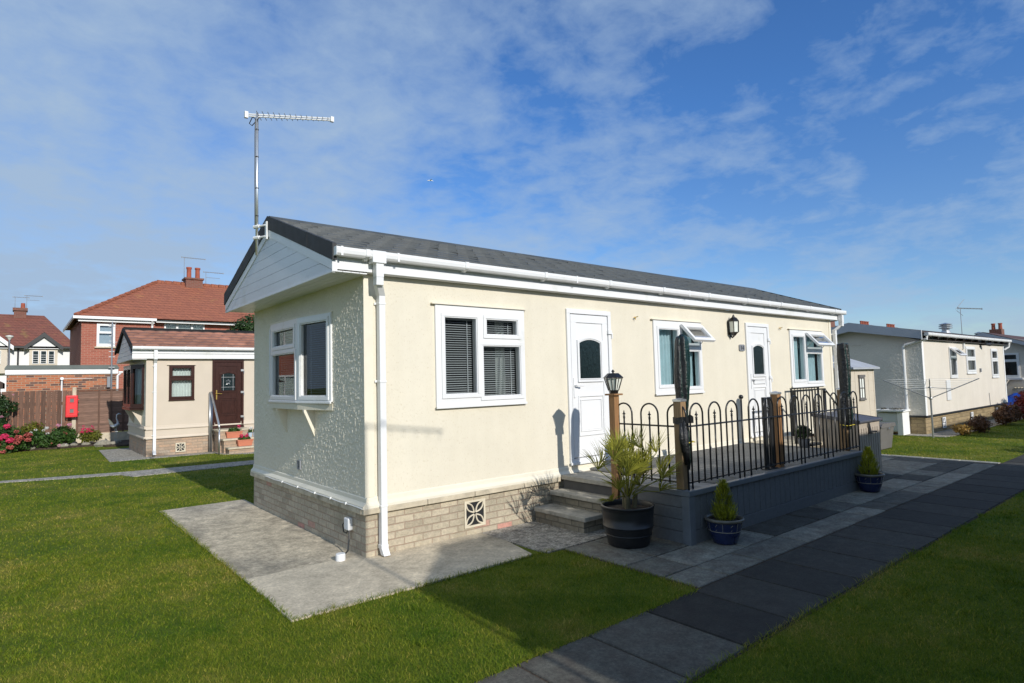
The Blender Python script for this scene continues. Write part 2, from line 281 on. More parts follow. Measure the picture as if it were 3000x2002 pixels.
M['redleaf']=leafmat('red_leaf',(.11,.014,.013),.5,.3); M['goldleaf']=leafmat('gold_leaf',(.34,.22,.06),.5,.4); M['rustleaf']=leafmat('rust_leaf',(.13,.065,.035),.5,.3)
M['bark']=mat('bark',(.09,.065,.045),.9,.3,12,.8,30,.01)
# grass
def grass_ground():
    m,t,b=nt('lawn_turf'); P=pos(t)
    n=N(t,'ShaderNodeTexNoise',Scale=.75,Detail=8.0,Roughness=.74); L(t,P,n.inputs['Vector'])
    r=ramp(t,[(.33,(.062,.125,.010)),(.52,(.150,.188,.020)),(.70,(.27,.24,.055))]); L(t,n.outputs[0],r.inputs[0])
    n2=N(t,'ShaderNodeTexNoise',Scale=70.0,Detail=4.0,Roughness=.7); L(t,P,n2.inputs['Vector']); r2=ramp(t,[(.3,(.45,.5,.45)),(.7,(1.5,1.45,1.4))]); L(t,n2.outputs[0],r2.inputs[0])
    mu=N(t,'ShaderNodeMix',data_type='RGBA',blend_type='MULTIPLY'); mu.inputs['Factor'].default_value=1; L(t,r.outputs[0],mu.inputs['A']); L(t,r2.outputs[0],mu.inputs['B'])
    L(t,mu.outputs['Result'],b.inputs['Base Color']); b.inputs['Roughness'].default_value=.9; b.inputs['Specular IOR Level'].default_value=.15
    n3=N(t,'ShaderNodeTexNoise',Scale=110.0,Detail=3.0); L(t,P,n3.inputs['Vector'])
    bp=N(t,'ShaderNodeBump',Strength=1.0,Distance=.03); L(t,n3.outputs[0],bp.inputs['Height']); L(t,bp.outputs[0],b.inputs['Normal']); return m
M['lawn']=grass_ground()
def blade_mat():
    m,t,b=nt('grass_blades'); P=pos(t); n=N(t,'ShaderNodeTexNoise',Scale=.75,Detail=8.0,Roughness=.74); L(t,P,n.inputs['Vector'])
    r=ramp(t,[(.33,(.085,.165,.013)),(.52,(.205,.252,.026)),(.70,(.36,.315,.078))]); L(t,n.outputs[0],r.inputs[0])
    a=N(t,'ShaderNodeAttribute',attribute_name='tint'); r3=ramp(t,[(0,(.45,.62,.5)),(.65,(1.15,1.08,1.0)),(.85,(1.35,1.2,1.4)),(1,(2.3,1.55,3.0))]); L(t,a.outputs['Fac'],r3.inputs[0])
    mu=N(t,'ShaderNodeMix',data_type='RGBA',blend_type='MULTIPLY'); mu.inputs['Factor'].default_value=1; L(t,r.outputs[0],mu.inputs['A']); L(t,r3.outputs[0],mu.inputs['B'])
    L(t,mu.outputs['Result'],b.inputs['Base Color']); b.inputs['Roughness'].default_value=.75; b.inputs['Specular IOR Level'].default_value=.06
    tr=N(t,'ShaderNodeBsdfTranslucent'); L(t,mu.outputs['Result'],tr.inputs[0]); ms=N(t,'ShaderNodeMixShader',Fac=.35)
    L(t,b.outputs[0],ms.inputs[1]); L(t,tr.outputs[0],ms.inputs[2]); L(t,ms.outputs[0],t.nodes['Material Output'].inputs[0]); return m
M['blade']=blade_mat()
# ------------------------------------------------------------------ ground, paths
g=MB(); g.add([(-200,-200,0),(300,-200,0),(300,300,0),(-200,300,0)],[(0,1,2,3)]); struct(g.build('lawn',M['lawn']))
def slabs(mb,x0,x1,y0,y1,z,tint,gap=.009,th=.05,ch=.006):
    x0+=gap;x1-=gap;y0+=gap;y1-=gap; dz=random.uniform(-.002,.002); z+=dz
    mb.add([(x0,y0,z-th),(x1,y0,z-th),(x1,y1,z-th),(x0,y1,z-th),(x0,y0,z-ch),(x1,y0,z-ch),(x1,y1,z-ch),(x0,y1,z-ch),(x0+ch,y0+ch,z),(x1-ch,y0+ch,z),(x1-ch,y1-ch,z),(x0+ch,y1-ch,z)],
      [(0,1,5,4),(1,2,6,5),(2,3,7,6),(3,0,4,7),(4,5,9,8),(5,6,10,9),(6,7,11,10),(7,4,8,11),(8,9,10,11)],0,tint)
def edge_poly(x0,y0,x1,y1,n,amp,seed):
    out=[]
    for i in range(n):
        f=i/n; x=x0+(x1-x0)*f;y=y0+(y1-y0)*f; d=noise.noise(Vector((x*3+seed,y*3,seed)))*amp if i else 0
        L_=math.hypot(x1-x0,y1-y0); out.append((x-(y1-y0)/L_*d,y+(x1-x0)/L_*d))
    return out
# base bed under slabs (dark joint fill)
def sheet(name,poly,z,m):
    b=MB(); b.add([(x,y,z) for x,y in poly],[tuple(range(len(poly)))]); return struct(b.build(name,m))
# concrete patio beside the gable
b=MB(); b.prism(edge_poly(-1.12,4.25,-1.105,.165,24,.015,1)+[(-1.10,.155),(0.02,.155),(0.02,4.25)],-.04,.012,axis='z'); struct(b.build('patio',M['concrete']))
b=MB(); b.prism([(-1.10,.147)]+edge_poly(-1.105,.145,-1.115,-1.09,10,.015,2)+edge_poly(-1.115,-1.09,1.40,-1.065,20,.015,3)+[(1.40,-.50),(1.40,.02),(.02,.02),(.02,.147)],-.04,.016,axis='z'); struct(b.build('concrete_path',M['concrete2']))
b=MB(); b.prism([(1.41,-.01),(1.41,-1.05),(1.44,-1.12),(2.62,-1.10),(2.62,-.01)],-.04,.013,axis='z'); struct(b.build('aggregate_slab',M['agg']))
b=MB()   # path of large slabs y -3.55..-2.72
x=-9.0; k=0
while x<40:
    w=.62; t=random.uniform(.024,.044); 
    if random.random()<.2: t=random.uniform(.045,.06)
    if x<.35: t=random.uniform(.085,.105)  # lighter tone where sun reaches the path, light put into slab colour
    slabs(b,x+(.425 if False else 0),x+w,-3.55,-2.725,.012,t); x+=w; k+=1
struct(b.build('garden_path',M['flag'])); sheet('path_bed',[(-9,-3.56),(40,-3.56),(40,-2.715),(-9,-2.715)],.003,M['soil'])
b=MB()   # paved area right of the steps
rows=[(-2.715,-2.36),(-2.36,-1.93),(-1.93,-1.12)]
for (y0,y1) in rows:
    x=1.64 if y1<-1.9 else 1.64
    while x<11.05:
        w=random.choice([.45,.6,.6,.9]); w=min(w,11.05-x)
        if w<.2: break
        t=random.choice([.07,.11,.16,.2,.23,.26]); 
        if x<3.0 and y1<-2: t=random.choice([.16,.19])
        slabs(b,x,x+w,y0,y1,.012,t); x+=w
for (y0,y1) in [(-1.12,-.5),(-.5,.2),(.2,1.0),(1.0,2.0)]:
    x=7.2 if y0<-.0 else 11.0-0
    while x<11.05:
        w=min(random.choice([.6,.9]),11.05-x)
        if w<.15: break
        slabs(b,x,x+w,y0,y1,.012,random.choice([.2,.27,.3])); x+=w
for i in range(8): slabs(b,11.07,11.28,-2.70+i*.6,-2.10+i*.6,.014,.42)
struct(b.build('paving',M['flag'])); sheet('paving_bed',[(1.62,-2.717),(11.3,-2.717),(11.3,2.1),(11.02,2.1),(11.02,-.01),(2.63,-.01),(2.63,-1.11),(1.62,-1.11)],.003,M['soil'])
b=MB()   # path between the two lawns behind
b.prism([(9,8.6),(1.44,8.58),(-.9,8.55),(-1.05,9.08),(-1.8,9.3),(-2.95,9.73),(-6,10.7),(-6,11.0),(-2.95,10.0),(-1.85,9.72),(-.82,9.47),(1.65,9.3),(9,9.3)],-.03,.012,axis='z'); struct(b.build('back_path',M['agg']))
b=MB(); b.prism([(-.95,11.93),(1.35,11.80),(1.38,11.35),(1.9,10.9),(9,10.8),(9,12.29),(-.02,12.29),(-.02,15.55),(-.86,15.57)],-.03,.010,axis='z'); struct(b.build('concrete_pad',M['agg']))
b=MB(); b.prism([(-7,17.3)]+[(x,17.38-.02*(x+3)+.06*math.sin(x*5)) for x in (-3,-2.6,-2.2,-1.8,-1.5,-1.1,-.8)]+[(-.6,16.7),(-.1,16.4),(.8,16.3),(.8,18.55),(-7,18.55)],-.02,.05,axis='z'); struct(b.build('flower_bed_soil',M['soil']))
b=MB(); b.prism([(15.75,-.62),(16.4,-.75),(24,-.75),(32,-.9),(32,.6),(24.9,-.08),(16.22,-.08),(16.22,3.5),(15.6,3.5)],-.02,.012,axis='z'); struct(b.build('side_path',M['agg']))

# ------------------------------------------------------------------ components
def wall_holes(mb,u0,u1,z0,z1,holes,depth=.09,n=0.0,mi=0):
    us=sorted(set([u0,u1]+[h[0] for h in holes]+[h[1] for h in holes])); zs=sorted(set([z0,z1]+[h[2] for h in holes]+[h[3] for h in holes]))
    for i in range(len(us)-1):
        for j in range(len(zs)-1):
            cu=(us[i]+us[i+1])/2; cz=(zs[j]+zs[j+1])/2
            if any(h[0]<cu<h[1] and h[2]<cz<h[3] for h in holes): continue
            mb.add([(us[i],n,zs[j]),(us[i+1],n,zs[j]),(us[i+1],n,zs[j+1]),(us[i],n,zs[j+1])],[(0,1,2,3)],mi)
    for h in holes:
        a,c,d,e=h[:4]
        for q in ([(a,n,d),(c,n,d),(c,n-depth,d),(a,n-depth,d)],[(a,n,e),(a,n-depth,e),(c,n-depth,e),(c,n,e)],[(a,n,d),(a,n-depth,d),(a,n-depth,e),(a,n,e)],[(c,n,d),(c,n,e),(c,n-depth,e),(c,n-depth,d)]):
            mb.add(q,[(0,1,2,3)],mi)
def vnoise(U,V,su,sv,seed):
    g=np.random.default_rng(seed).uniform(-1,1,(int((V.max()-V.min())/sv)+5,int((U.max()-U.min())/su)+5))
    u=(U-U.min())/su+1; v=(V-V.min())/sv+1; iu=np.floor(u).astype(int); iv=np.floor(v).astype(int); fu=u-iu; fv=v-iv; fu=fu*fu*(3-2*fu); fv=fv*fv*(3-2*fv)
    return (g[iv,iu]*(1-fu)+g[iv,iu+1]*fu)*(1-fv)+(g[iv+1,iu]*(1-fu)+g[iv+1,iu+1]*fu)*fv
def relief_wall(name,T,u0,u1,z0,z1,holes,m,parent,step=.0048,amp=.0066,seed=3,depth=.09):
    nu=int((u1-u0)/step); nz=int((z1-z0)/step); us=np.linspace(u0,u1,nu+1); zs=np.linspace(z0,z1,nz+1)
    for h in holes:   # snap grid lines to the openings
        for a in h[:2]: us[np.abs(us-a).argmin()]=a
        for a in h[2:4]: zs[np.abs(zs-a).argmin()]=a
    U,Z=np.meshgrid(us,zs); k_=max(1,step/.0075); n=amp*(.9*vnoise(U,Z,.0120*k_,.026*k_,seed)+.5*vnoise(U,Z,.009*k_,.013*k_,seed+1)+.1*vnoise(U,Z,.05,.09,seed+2)); n=np.maximum(n,-amp*.15)
    e=np.minimum.reduce([U-u0,u1-U,Z-z0,z1-Z]); n*=np.clip(e/.012,0,1)
    b=np.array(BASE[parent.name]); x0=np.array(T(0,0,0)); ex=np.array(T(1,0,0))-x0; en=np.array(T(0,1,0))-x0
    P=x0+U[...,None]*ex+n[...,None]*en+Z[...,None]*np.array([0,0,1])-b
    k=nu+1; I,J=np.meshgrid(np.arange(nu),np.arange(nz)); A=(J*k+I).ravel(); cu=((us[:-1]+us[1:])/2)[I.ravel()]; cz=((zs[:-1]+zs[1:])/2)[J.ravel()]
    keep=np.ones(len(A),bool)
    for h in holes: keep&=~((cu>h[0])&(cu<h[1])&(cz>h[2])&(cz<h[3]))
    A=A[keep]; idx=np.stack([A,A+1,A+k+1,A+k],1)
    me=bpy.data.meshes.new(name); me.vertices.add(P.size//3); me.vertices.foreach_set('co',P.astype(np.float32).ravel())
    me.loops.add(idx.size); me.loops.foreach_set('vertex_index',idx.ravel().astype(np.int32)); me.polygons.add(len(idx)); me.polygons.foreach_set('loop_start',(np.arange(len(idx))*4).astype(np.int32)); me.update(calc_edges=True)
    me.polygons.foreach_set('use_smooth',[True]*len(idx)); me.materials.append(m)
    o=bpy.data.objects.new(name,me); COL.objects.link(o); o.parent=parent; BASE[o.name]=tuple(b); return o
def frame_bars(mb,u0,u1,z0,z1,panes,n0,n1,mi=0):
    us=sorted(set([u0,u1]+[h[0] for h in panes]+[h[1] for h in panes])); zs=sorted(set([z0,z1]+[h[2] for h in panes]+[h[3] for h in panes]))
    inh=lambda cu,cz:any(h[0]<cu<h[1] and h[2]<cz<h[3] for h in panes)
    nu,nz=len(us)-1,len(zs)-1
    solid=[[not inh((us[i]+us[i+1])/2,(zs[j]+zs[j+1])/2) for j in range(nz)] for i in range(nu)]
    for i in range(nu):
        for j in range(nz):
            if not solid[i][j]: continue
            a,c,d,e=us[i],us[i+1],zs[j],zs[j+1]
            mb.add([(a,n1,d),(c,n1,d),(c,n1,e),(a,n1,e)],[(0,1,2,3)],mi); mb.add([(a,n0,d),(c,n0,d),(c,n0,e),(a,n0,e)],[(3,2,1,0)],mi)
            for (ii,jj,q) in ((i-1,j,[(a,d),(a,e)]),(i+1,j,[(c,d),(c,e)]),(i,j-1,[(a,d),(c,d)]),(i,j+1,[(a,e),(c,e)])):
                if ii<0 or jj<0 or ii>=nu or jj>=nz or not solid[ii][jj]:
                    (p,q1),(r_,s_)=q; mb.add([(p,n1,q1),(r_,n1,s_),(r_,n0,s_),(p,n0,q1)],[(0,1,2,3)],mi)
def ring(mb,a,c,d,e,w,n0,n1,mi=0):
    mb.box(a,c,n0,n1,d,d+w,mi); mb.box(a,c,n0,n1,e-w,e,mi); mb.box(a,a+w,n0,n1,d+w,e-w,mi); mb.box(c-w,c,n0,n1,d+w,e-w,mi)
def blind_mb(T,a,c,d,e,n,pitch=.026):
    b=MB(T); z=d+.02
    while z<e-.02:
        b.add([(a,n,z),(c,n,z),(c,n-.018,z+.011),(a,n-.018,z+.011)],[(0,1,2,3)]); z+=pitch
    b.box(a,c,n-.022,n+.004,e-.03,e)
    for u in (a+.08,c-.08): b.box(u-.006,u+.006,n+.001,n+.003,d,e)
    return b
def curtain_mb(T,a,c,d,e,n,amp=.018,wl=.075):
    b=MB(T); k=max(6,int((c-a)/.011)); vs=[];fs=[]
    for i in range(k+1):
        u=a+(c-a)*i/k; y=n+amp*math.sin(u/wl*6.283+1.3*math.sin(u*9)); vs+=[(u,y,d),(u+.006*math.sin(u*31),y*1.0,e)]
    for i in range(k): fs.append((2*i,2*i+2,2*i+3,2*i+1))
    b.add(vs,fs); return b
def window(root,T,u0,u1,z0,z1,panes,m='upvc',fill='blind',hood=True,back=.06,front=.025,gl='glass',sash=True,fillmat=None,beads=True,sill=False):
    w=MB(T); frame_bars(w,u0,u1,z0,z1,panes,-back,front)
    if sash:
        for (a,c,d,e) in panes:
            ring(w,a-.045,c+.045,d-.045,e+.045,.040,front,front+.012)
            ring(w,a-.004,c+.004,d-.004,e+.004,.012,front-.018,front+.004)
    w.box(u0-.008,u1+.008,front,front+.018,z0-.02,z0+.006)
    f=w.build('window',M[m],root,bevel=.003)
    if hood:
        h=MB(T); h.box(u0-.05,u1+.03,0,.045,z1+.004,z1+.016); h.build('drip_strip',M['creamtrim' if m=='upvc' else 'render_l'],f)
    if sill:
        h=MB(T); h.box(u0-.08,u1+.08,0,.10,z0-.09,z0-.022); h.build('sill',M[sill],f)
    for (a,c,d,e) in panes:
        g=MB(T); g.add([(a,-.012,d),(c,-.012,d),(c,-.012,e),(a,-.012,e)],[(0,1,2,3)]); g.build('pane',M[gl],f)
        if fill=='blind': blind_mb(T,a-.01,c+.01,d-.01,e+.01,-.075).build('blind',M['blind'],f)
        elif fill=='curtain': curtain_mb(T,a-.01,c+.01,d-.02,e+.02,-.11).build('curtain',M[fillmat or 'curtain'],f,smooth=True)
        elif fill=='dark':
            q=MB(T); q.add([(a-.02,-.12,d-.02),(c+.02,-.12,d-.02),(c+.02,-.12,e+.02),(a-.02,-.12,e+.02)],[(0,1,2,3)]); q.build('interior_shade',M[fillmat or 'dark_int'],f)
    return f
def arc_poly(a,c,d,e,rise,k=10):
    pts=[(a,d),(c,d),(c,e-rise)]
    for i in range(1,k): 
        f=i/k; u=c+(a-c)*f; pts.append((u,e-rise+rise*(1-(2*f-1)**2)))
    return pts+[(a,e-rise)]
def arc_ring(mb,a,c,d,e,rise,w,n0,n1):
    o=arc_poly(a,c,d,e,rise); i=arc_poly(a+w,c-w,d+w,e-w,rise); k=len(o)
    vs=[(u,n0,z) for u,z in o]+[(u,n1,z) for u,z in o]+[(u,n0,z) for u,z in i]+[(u,n1,z) for u,z in i]; fs=[]
    for q in range(k):
        r=(q+1)%k; fs+=[(k+q,k+r,3*k+r,3*k+q),(q,r,k+r,k+q),(2*k+q,3*k+q,3*k+r,2*k+r)]
    mb.add(vs,fs)
def door(root,T,u0,u1,z0,z1,m='upvc',letter=False,hm='upvc',leaded=False):
    fr=MB(T); ring(fr,u0,u1,z0,z1,.062,-.06,.03); fr.box(u0-.01,u1+.01,.03,.05,z0-.015,z0+.02)
    a,c,d,e=u0+.062,u1-.062,z0+.062,z1-.062
    f=fr.build('door',M[m],root,bevel=.004)
    lf=MB(T); lf.box(a+.004,c-.004,-.05,.008,d+.006,e-.004); W=c-a
    ring(lf,a+.012,c-.012,d+.014,e-.012,.105,.008,.022)
    ia,ic=a+.17,c-.17; gz0=z0+(z1-z0)*.545; gz1=z0+(z1-z0)*.80
    arc_ring(lf,ia-.045,ic+.045,gz0-.05,gz1+.045,.05,.03,.008,.030); arc_ring(lf,ia-.012,ic+.012,gz0-.014,gz1+.012,.045,.012,.008,.022)
    pz0=z0+(z1-z0)*.17; pz1=z0+(z1-z0)*.435
    ring(lf,ia-.05,ic+.05,pz0,pz1,.022,.008,.024); ring(lf,ia-.005,ic+.005,pz0+.055,pz1-.055,.014,.008,.02); lf.box(ia+.015,ic-.015,.008,.014,pz0+.075,pz1-.075)
    lf.build('door_leaf',M[m],f,bevel=.003)
    g=MB(T); g.prism(arc_poly(ia,ic,gz0,gz1,.045),.009,.013); g.build('door_glass',M['obscure'],f)
    if leaded:
        q=MB(T); zc=(gz0+gz1)/2; uc=(ia+ic)/2; s_=.004
        for uu in (ia+.05,ic-.05): q.box(uu-s_,uu+s_,.013,.017,gz0,gz1-.01)
        for zz in (gz0+.09,gz1-.11): q.box(ia,ic,.013,.0165,zz-s_,zz+s_)
        for r_,kk in ((.065,5),(.035,5)):
            P=[(uc+r_*math.sin(6.283*i/kk),.016,zc+r_*math.cos(6.283*i/kk)) for i in range(kk+1)]; q.tube(P,.003,5)
        for i in range(5): q.tube([(uc+.035*math.sin(6.283*(i+.5)/5),.016,zc+.035*math.cos(6.283*(i+.5)/5)),(uc+.065*math.sin(6.283*i/5),.016,zc+.065*math.cos(6.283*i/5))],.003,5)
        q.tube([(uc-.05,.016,zc-.075),(uc-.02,.016,zc-.05),(uc+.02,.016,zc-.05),(uc+.05,.016,zc-.075)],.003,5)
        q.build('leading',M['galv'],f)
    hz=z0+(z1-z0)*.50
    h=MB(T); h.box(a+.03,a+.06,.022,.034,hz-.16,hz+.10); h.tube([(a+.045,.03,hz),(a+.045,.075,hz),(a+.17,.075,hz-.004)],.011,8); h.build('handle',M[hm],f,bevel=.002)
    for zz in (z0+.25,z0+(z1-z0)*.5,z1-.32):
        h=MB(T); h.box(u1-.085,u1-.01,.03,.052,zz,zz+.055); h.tube([(u1-.002,.045,zz-.06),(u1-.002,.045,zz+.02)],.010,8); h.build('hinge',M['upvc' if m=='upvc' else 'galv'],f)
    if letter:
        h=MB(T); zz=z0+(z1-z0)*.485; ring(h,ia-.02,ic+.02,zz-.055,zz+.01,.010,.008,.020); h.box(ia-.012,ic+.012,.008,.016,zz-.047,zz+.002); h.build('letterbox',M['upvc'],f)
        h2=MB(T); ring(h2,ia-.0265,ic+.0265,zz-.0615,zz+.0165,.005,.008,.012); h2.build('letterbox_gasket',M['blackm'],f)
    return f
M['airbrick']=mat('cream_vent_block',(.66,.59,.45),.7,.1,6)
def air_brick(root,T,a,c,d,e,m='airbrick',name='air_brick'):
    b=MB(T); ring(b,a,c,d,e,.022,0,.014); uc,zc=(a+c)/2,(d+e)/2
    for sx,sz in ((1,1),(1,-1),(-1,1),(-1,-1)):
        P0=(uc+sx*.012,zc+sz*.012); P1=((c if sx>0 else a)-sx*.022,(e if sz>0 else d)-sz*.022)
        for side in (1,-1):
            pts=[]
            for i in range(9):
                f=i/8; u=P0[0]+(P1[0]-P0[0])*f; z=P0[1]+(P1[1]-P0[1])*f; w=.034*math.sin(math.pi*f)*side
                l=math.hypot(P1[0]-P0[0],P1[1]-P0[1]); pts.append((u-(P1[1]-P0[1])/l*w,.006,z+(P1[0]-P0[0])/l*w))
            b.tube(pts,.009,6)
    o=b.build(name,M[m],root)
    k=MB(T); k.box(a+.01,c-.01,-.0,.002,d+.01,e-.01); k.build('cavity_shade',M['blackm'],o); return o  # flat black plate stands in for the shade inside the vent
def gutter_run(mb,T0,x0,x1,n,z,brk=1.0):
    # ogee/square gutter, outward n.. in frame T0 (u along, n out)
    prof=[(n-.105,z+.07),(n-.105,z+.01),(n-.085,z-.012),(n-.02,z-.012),(n,z+.008),(n+.006,z+.045),(n,z+.05),(n,z+.07),(n-.006,z+.07),(n-.012,z+.05),(n-.012,z+.012),(n-.03,z),(n-.08,z),(n-.098,z+.02),(n-.098,z+.07)]
    k=len(prof); vs=[(x0,p,q) for p,q in prof]+[(x1,p,q) for p,q in prof]
    mb.add(vs,[(i,(i+1)%k,k+(i+1)%k,k+i) for i in range(k)]+[tuple(range(k)),tuple(range(2*k-1,k-1,-1))])
    mb.box(x0-.006,x0,n-.105,n+.004,z-.014,z+.072); mb.box(x1,x1+.006,n-.105,n+.004,z-.014,z+.072)
def bracket(mb,u,n,z):
    P=[(n-.10,z-.03),(n-.06,z-.03),(n+.004,z-.002),(n+.011,z+.01),(n+.011,z+.074),(n-.004,z+.074),(n-.004,z+.02),(n-.02,z-.008),(n-.10,z-.008)]
    k=len(P); mb.add([(u-.022,p,q) for p,q in P]+[(u+.022,p,q) for p,q in P],[tuple(range(k)),tuple(range(2*k-1,k-1,-1))]+[(i,(i+1)%k,k+(i+1)%k,k+i) for i in range(k)])
def tiled_slope(mb,x0,x1,ye,ze,yr,zr,rows,tw,th=.014,wave=0,jit=.002,lo=.8,hi=1.2):
    # tiles from eave (ye,ze) to ridge (yr,zr) stepped
    for r in range(rows):
        f0=r/rows; f1=(r+1.12)/rows; f1=min(f1,1)
        ya,yb=ye+(yr-ye)*f0,ye+(yr-ye)*f1; za,zb=ze+(zr-ze)*f0,ze+(zr-ze)*f1
        x=x0-(tw/2 if r%2 else 0)
        while x<x1-.001:
            a,c=max(x,x0),min(x+tw,x1); x+=tw
            if c-a<.01: continue
            dj=random.uniform(-jit,jit)*2; tt=random.uniform(lo,hi); dy=random.uniform(-.006,.006)
            nseg=4 if wave else 2
            vs=[];fs=[]
            for i in range(nseg+1):
                u=a+(c-a)*i/nseg; up=(wave*abs(math.sin(math.pi*i/nseg*1.0)) if wave else (.003 if i==1 else 0)); 
                sh=dy+(.010*(yr-ye)/abs(yr-ye) if i in(0,nseg) else 0)
                vs+=[(u,ya+sh,za+th+up+dj),(u,ya+sh,za-.004),(u,yb,zb+up*.6+.003)]
            for i in range(nseg): o=3*i; fs+=[(o+1,o+4,o+3,o),(o,o+3,o+5,o+2)]
            mb.add(vs,fs,0,tt)
def blob_sampler(blobs,shell=.55):
    ws=[b[3]*b[3] if not isinstance(b[3],tuple) else b[3][0]*b[3][2] for b in blobs]
    def f():
        b=random.choices(blobs,ws)[0]; r=b[3] if isinstance(b[3],tuple) else (b[3],)*3
        d=Vector((random.gauss(0,1),random.gauss(0,1),random.gauss(0,1))).normalized(); k=random.uniform(shell,1)**.6
        k*=.85+.35*noise.noise(Vector((d.x*2+b[0],d.y*2+b[1],d.z*2)))
        p=Vector((b[0]+d.x*r[0]*k,b[1]+d.y*r[1]*k,b[2]+d.z*r[2]*k))
        return p,d
    return f
def stemmy(mb,base,tips,r=.006):
    for t in tips:
        m_=(Vector(base)+Vector(t))/2+Vector((random.gauss(0,.03),random.gauss(0,.03),.02)); mb.tube([base,tuple(m_),tuple(t)],[r,r*.7,r*.4],5)

# ------------------------------------------------------------------ MAIN PARK HOME
Lh,Wh=10.89,3.68; ZT=2.86
home=thing('park_home','long cream roughcast park home with dark grey roof, white doors and brick skirting','park home',(0,0,0))
TF=FR((0,0,0),(1,0),(0,-1)); TG=FR((0,0,0),(0,-1),(-1,0))      # front (faces -y), gable (faces -x): u=-y
W1=(.841,2.13,1.467,2.601); W2=(4.703,5.959,1.478,2.601); W3=(8.991,10.40,1.478,2.601)
D1=(2.868,3.738,.631,2.671); D2=(7.354,8.174,.631,2.671)
w=MB(TF); wall_holes(w,0,Lh,.50,ZT,[W1,W2,W3,D1,D2])
w.T=lambda a,b,c:(a,b,c)
w.add([(Lh,0,.5),(Lh,Wh,.5),(Lh,Wh,ZT),(Lh,0,ZT)],[(0,1,2,3)]); w.add([(0,Wh,.5),(Lh,Wh,.5),(Lh,Wh,ZT),(0,Wh,ZT)],[(3,2,1,0)])
w.build('wall',M['cream'],home); relief_wall('gable_wall',TG,-Wh,0,.50,ZT,[(-2.86,-.80,1.53,2.56)],M['cream_plain'],home)
b=MB(); # interior lining (floor, ceiling, partition) so the windows look into a dark room
b.box(.15,Lh-.15,.4,Wh-.15,.60,.62); b.box(.1,Lh-.1,.12,Wh-.1,2.75,2.78)
for x in (2.6,4.0,6.4,8.6): b.box(x,x+.05,.15,Wh-.2,.63,2.74)
b.build('interior',M['dark_int'],home)
# corner trims, flared base trim
b=MB(); b.box(-.006,.10,-.010,-.001,.60,ZT-.002);  b.build('corner_trim',M['creamtrim'],home,bevel=.003); b=MB(); b.box(Lh-.09,Lh+.006,-.010,-.001,.60,ZT-.002); b.build('corner_trim',M['creamtrim'],home,bevel=.003)
def flare(mb,T,a,c,z0=.497,z1=.605,o=.045):
    P=[(0.001,z1),(.010,z1-.01),(.014,z0+.06),(o,z0+.025),(o,z0),(.001,z0)]
    k=len(P); mb.T=T; mb.add([(a,p,q) for p,q in P]+[(c,p,q) for p,q in P],[tuple(range(k)),tuple(range(2*k-1,k-1,-1))]+[(i,(i+1)%k,k+(i+1)%k,k+i) for i in range(k)])
b=MB(); flare(b,TF,.0,2.86); flare(b,TF,2.865,7.352,.50,.62); flare(b,TF,7.355,Lh,.50,.62); flare(b,TG,-Wh,.042); b.build('base_trim',M['creamtrim'],home)
# skirting and coping
b=MB(); b.box(.018,Lh-.02,.018,Wh-.02,-.05,.44); b.add([(0,0,0),(Lh,0,0),(Lh,0,.44),(0,0,.44),(0,Wh,0),(Lh,Wh,0),(Lh,Wh,.44),(0,Wh,.44)],[(0,1,2,3),(4,0,3,7),(5,4,7,6),(1,5,6,2)])
b.build('skirting',M['skirt'],home)
b=MB(TF); x=-.045
for seg in [.74,.62,.73,.55,2.0]:
    e=min(x+seg,2.66); b.box(x+.003,e-.003,-.02,.050,.441,.496); x+=seg
    if x>=2.66: break
b.T=TG; x=-Wh-.02
while x<-.06:
    e=min(x+.72,-.003); b.box(x+.003,e-.003,-.02,.048,.441,.495); x+=.72
b.build('coping',M['coping'],home,bevel=.006)
# roof
XV0,XV1=-.376,Lh+.25; YE=-.145; ZE=3.085; YR=Wh/2; ZR=3.80
b=MB(); tiled_slope(b,XV0+.02,XV1,YE,ZE,YR,ZR,9,.29,th=.026,jit=.002,lo=.93,hi=1.07); tiled_slope(b,XV0+.02,XV1,Wh-YE,ZE,YR,ZR,9,.29)
b.add([(XV0+.02,YE+.03,ZE-.012),(XV1,YE+.03,ZE-.012),(XV1,YR,ZR-.01),(XV0+.02,YR,ZR-.01),(XV0+.02,Wh-YE-.03,ZE-.012),(XV1,Wh-YE-.03,ZE-.012)],[(0,1,2,3),(3,2,5,4)],0,.6)
b.build('roof',M['rooftile'],home)
b=MB(); x=XV0
while x<XV1-.05:
    e=min(x+.45,XV1); b.add([(x,YR-.13,ZR-.030),(e,YR-.13,ZR-.030),(x,YR-.05,ZR+.022),(e,YR-.05,ZR+.022),(x,YR+.05,ZR+.022),(e,YR+.05,ZR+.022),(x,YR+.13,ZR-.03),(e,YR+.13,ZR-.03)],[(0,1,3,2),(2,3,5,4),(4,5,7,6)],0,random.uniform(.8,1.15)); x+=.45
b.build('ridge_tiles',M['rooftile'],home)
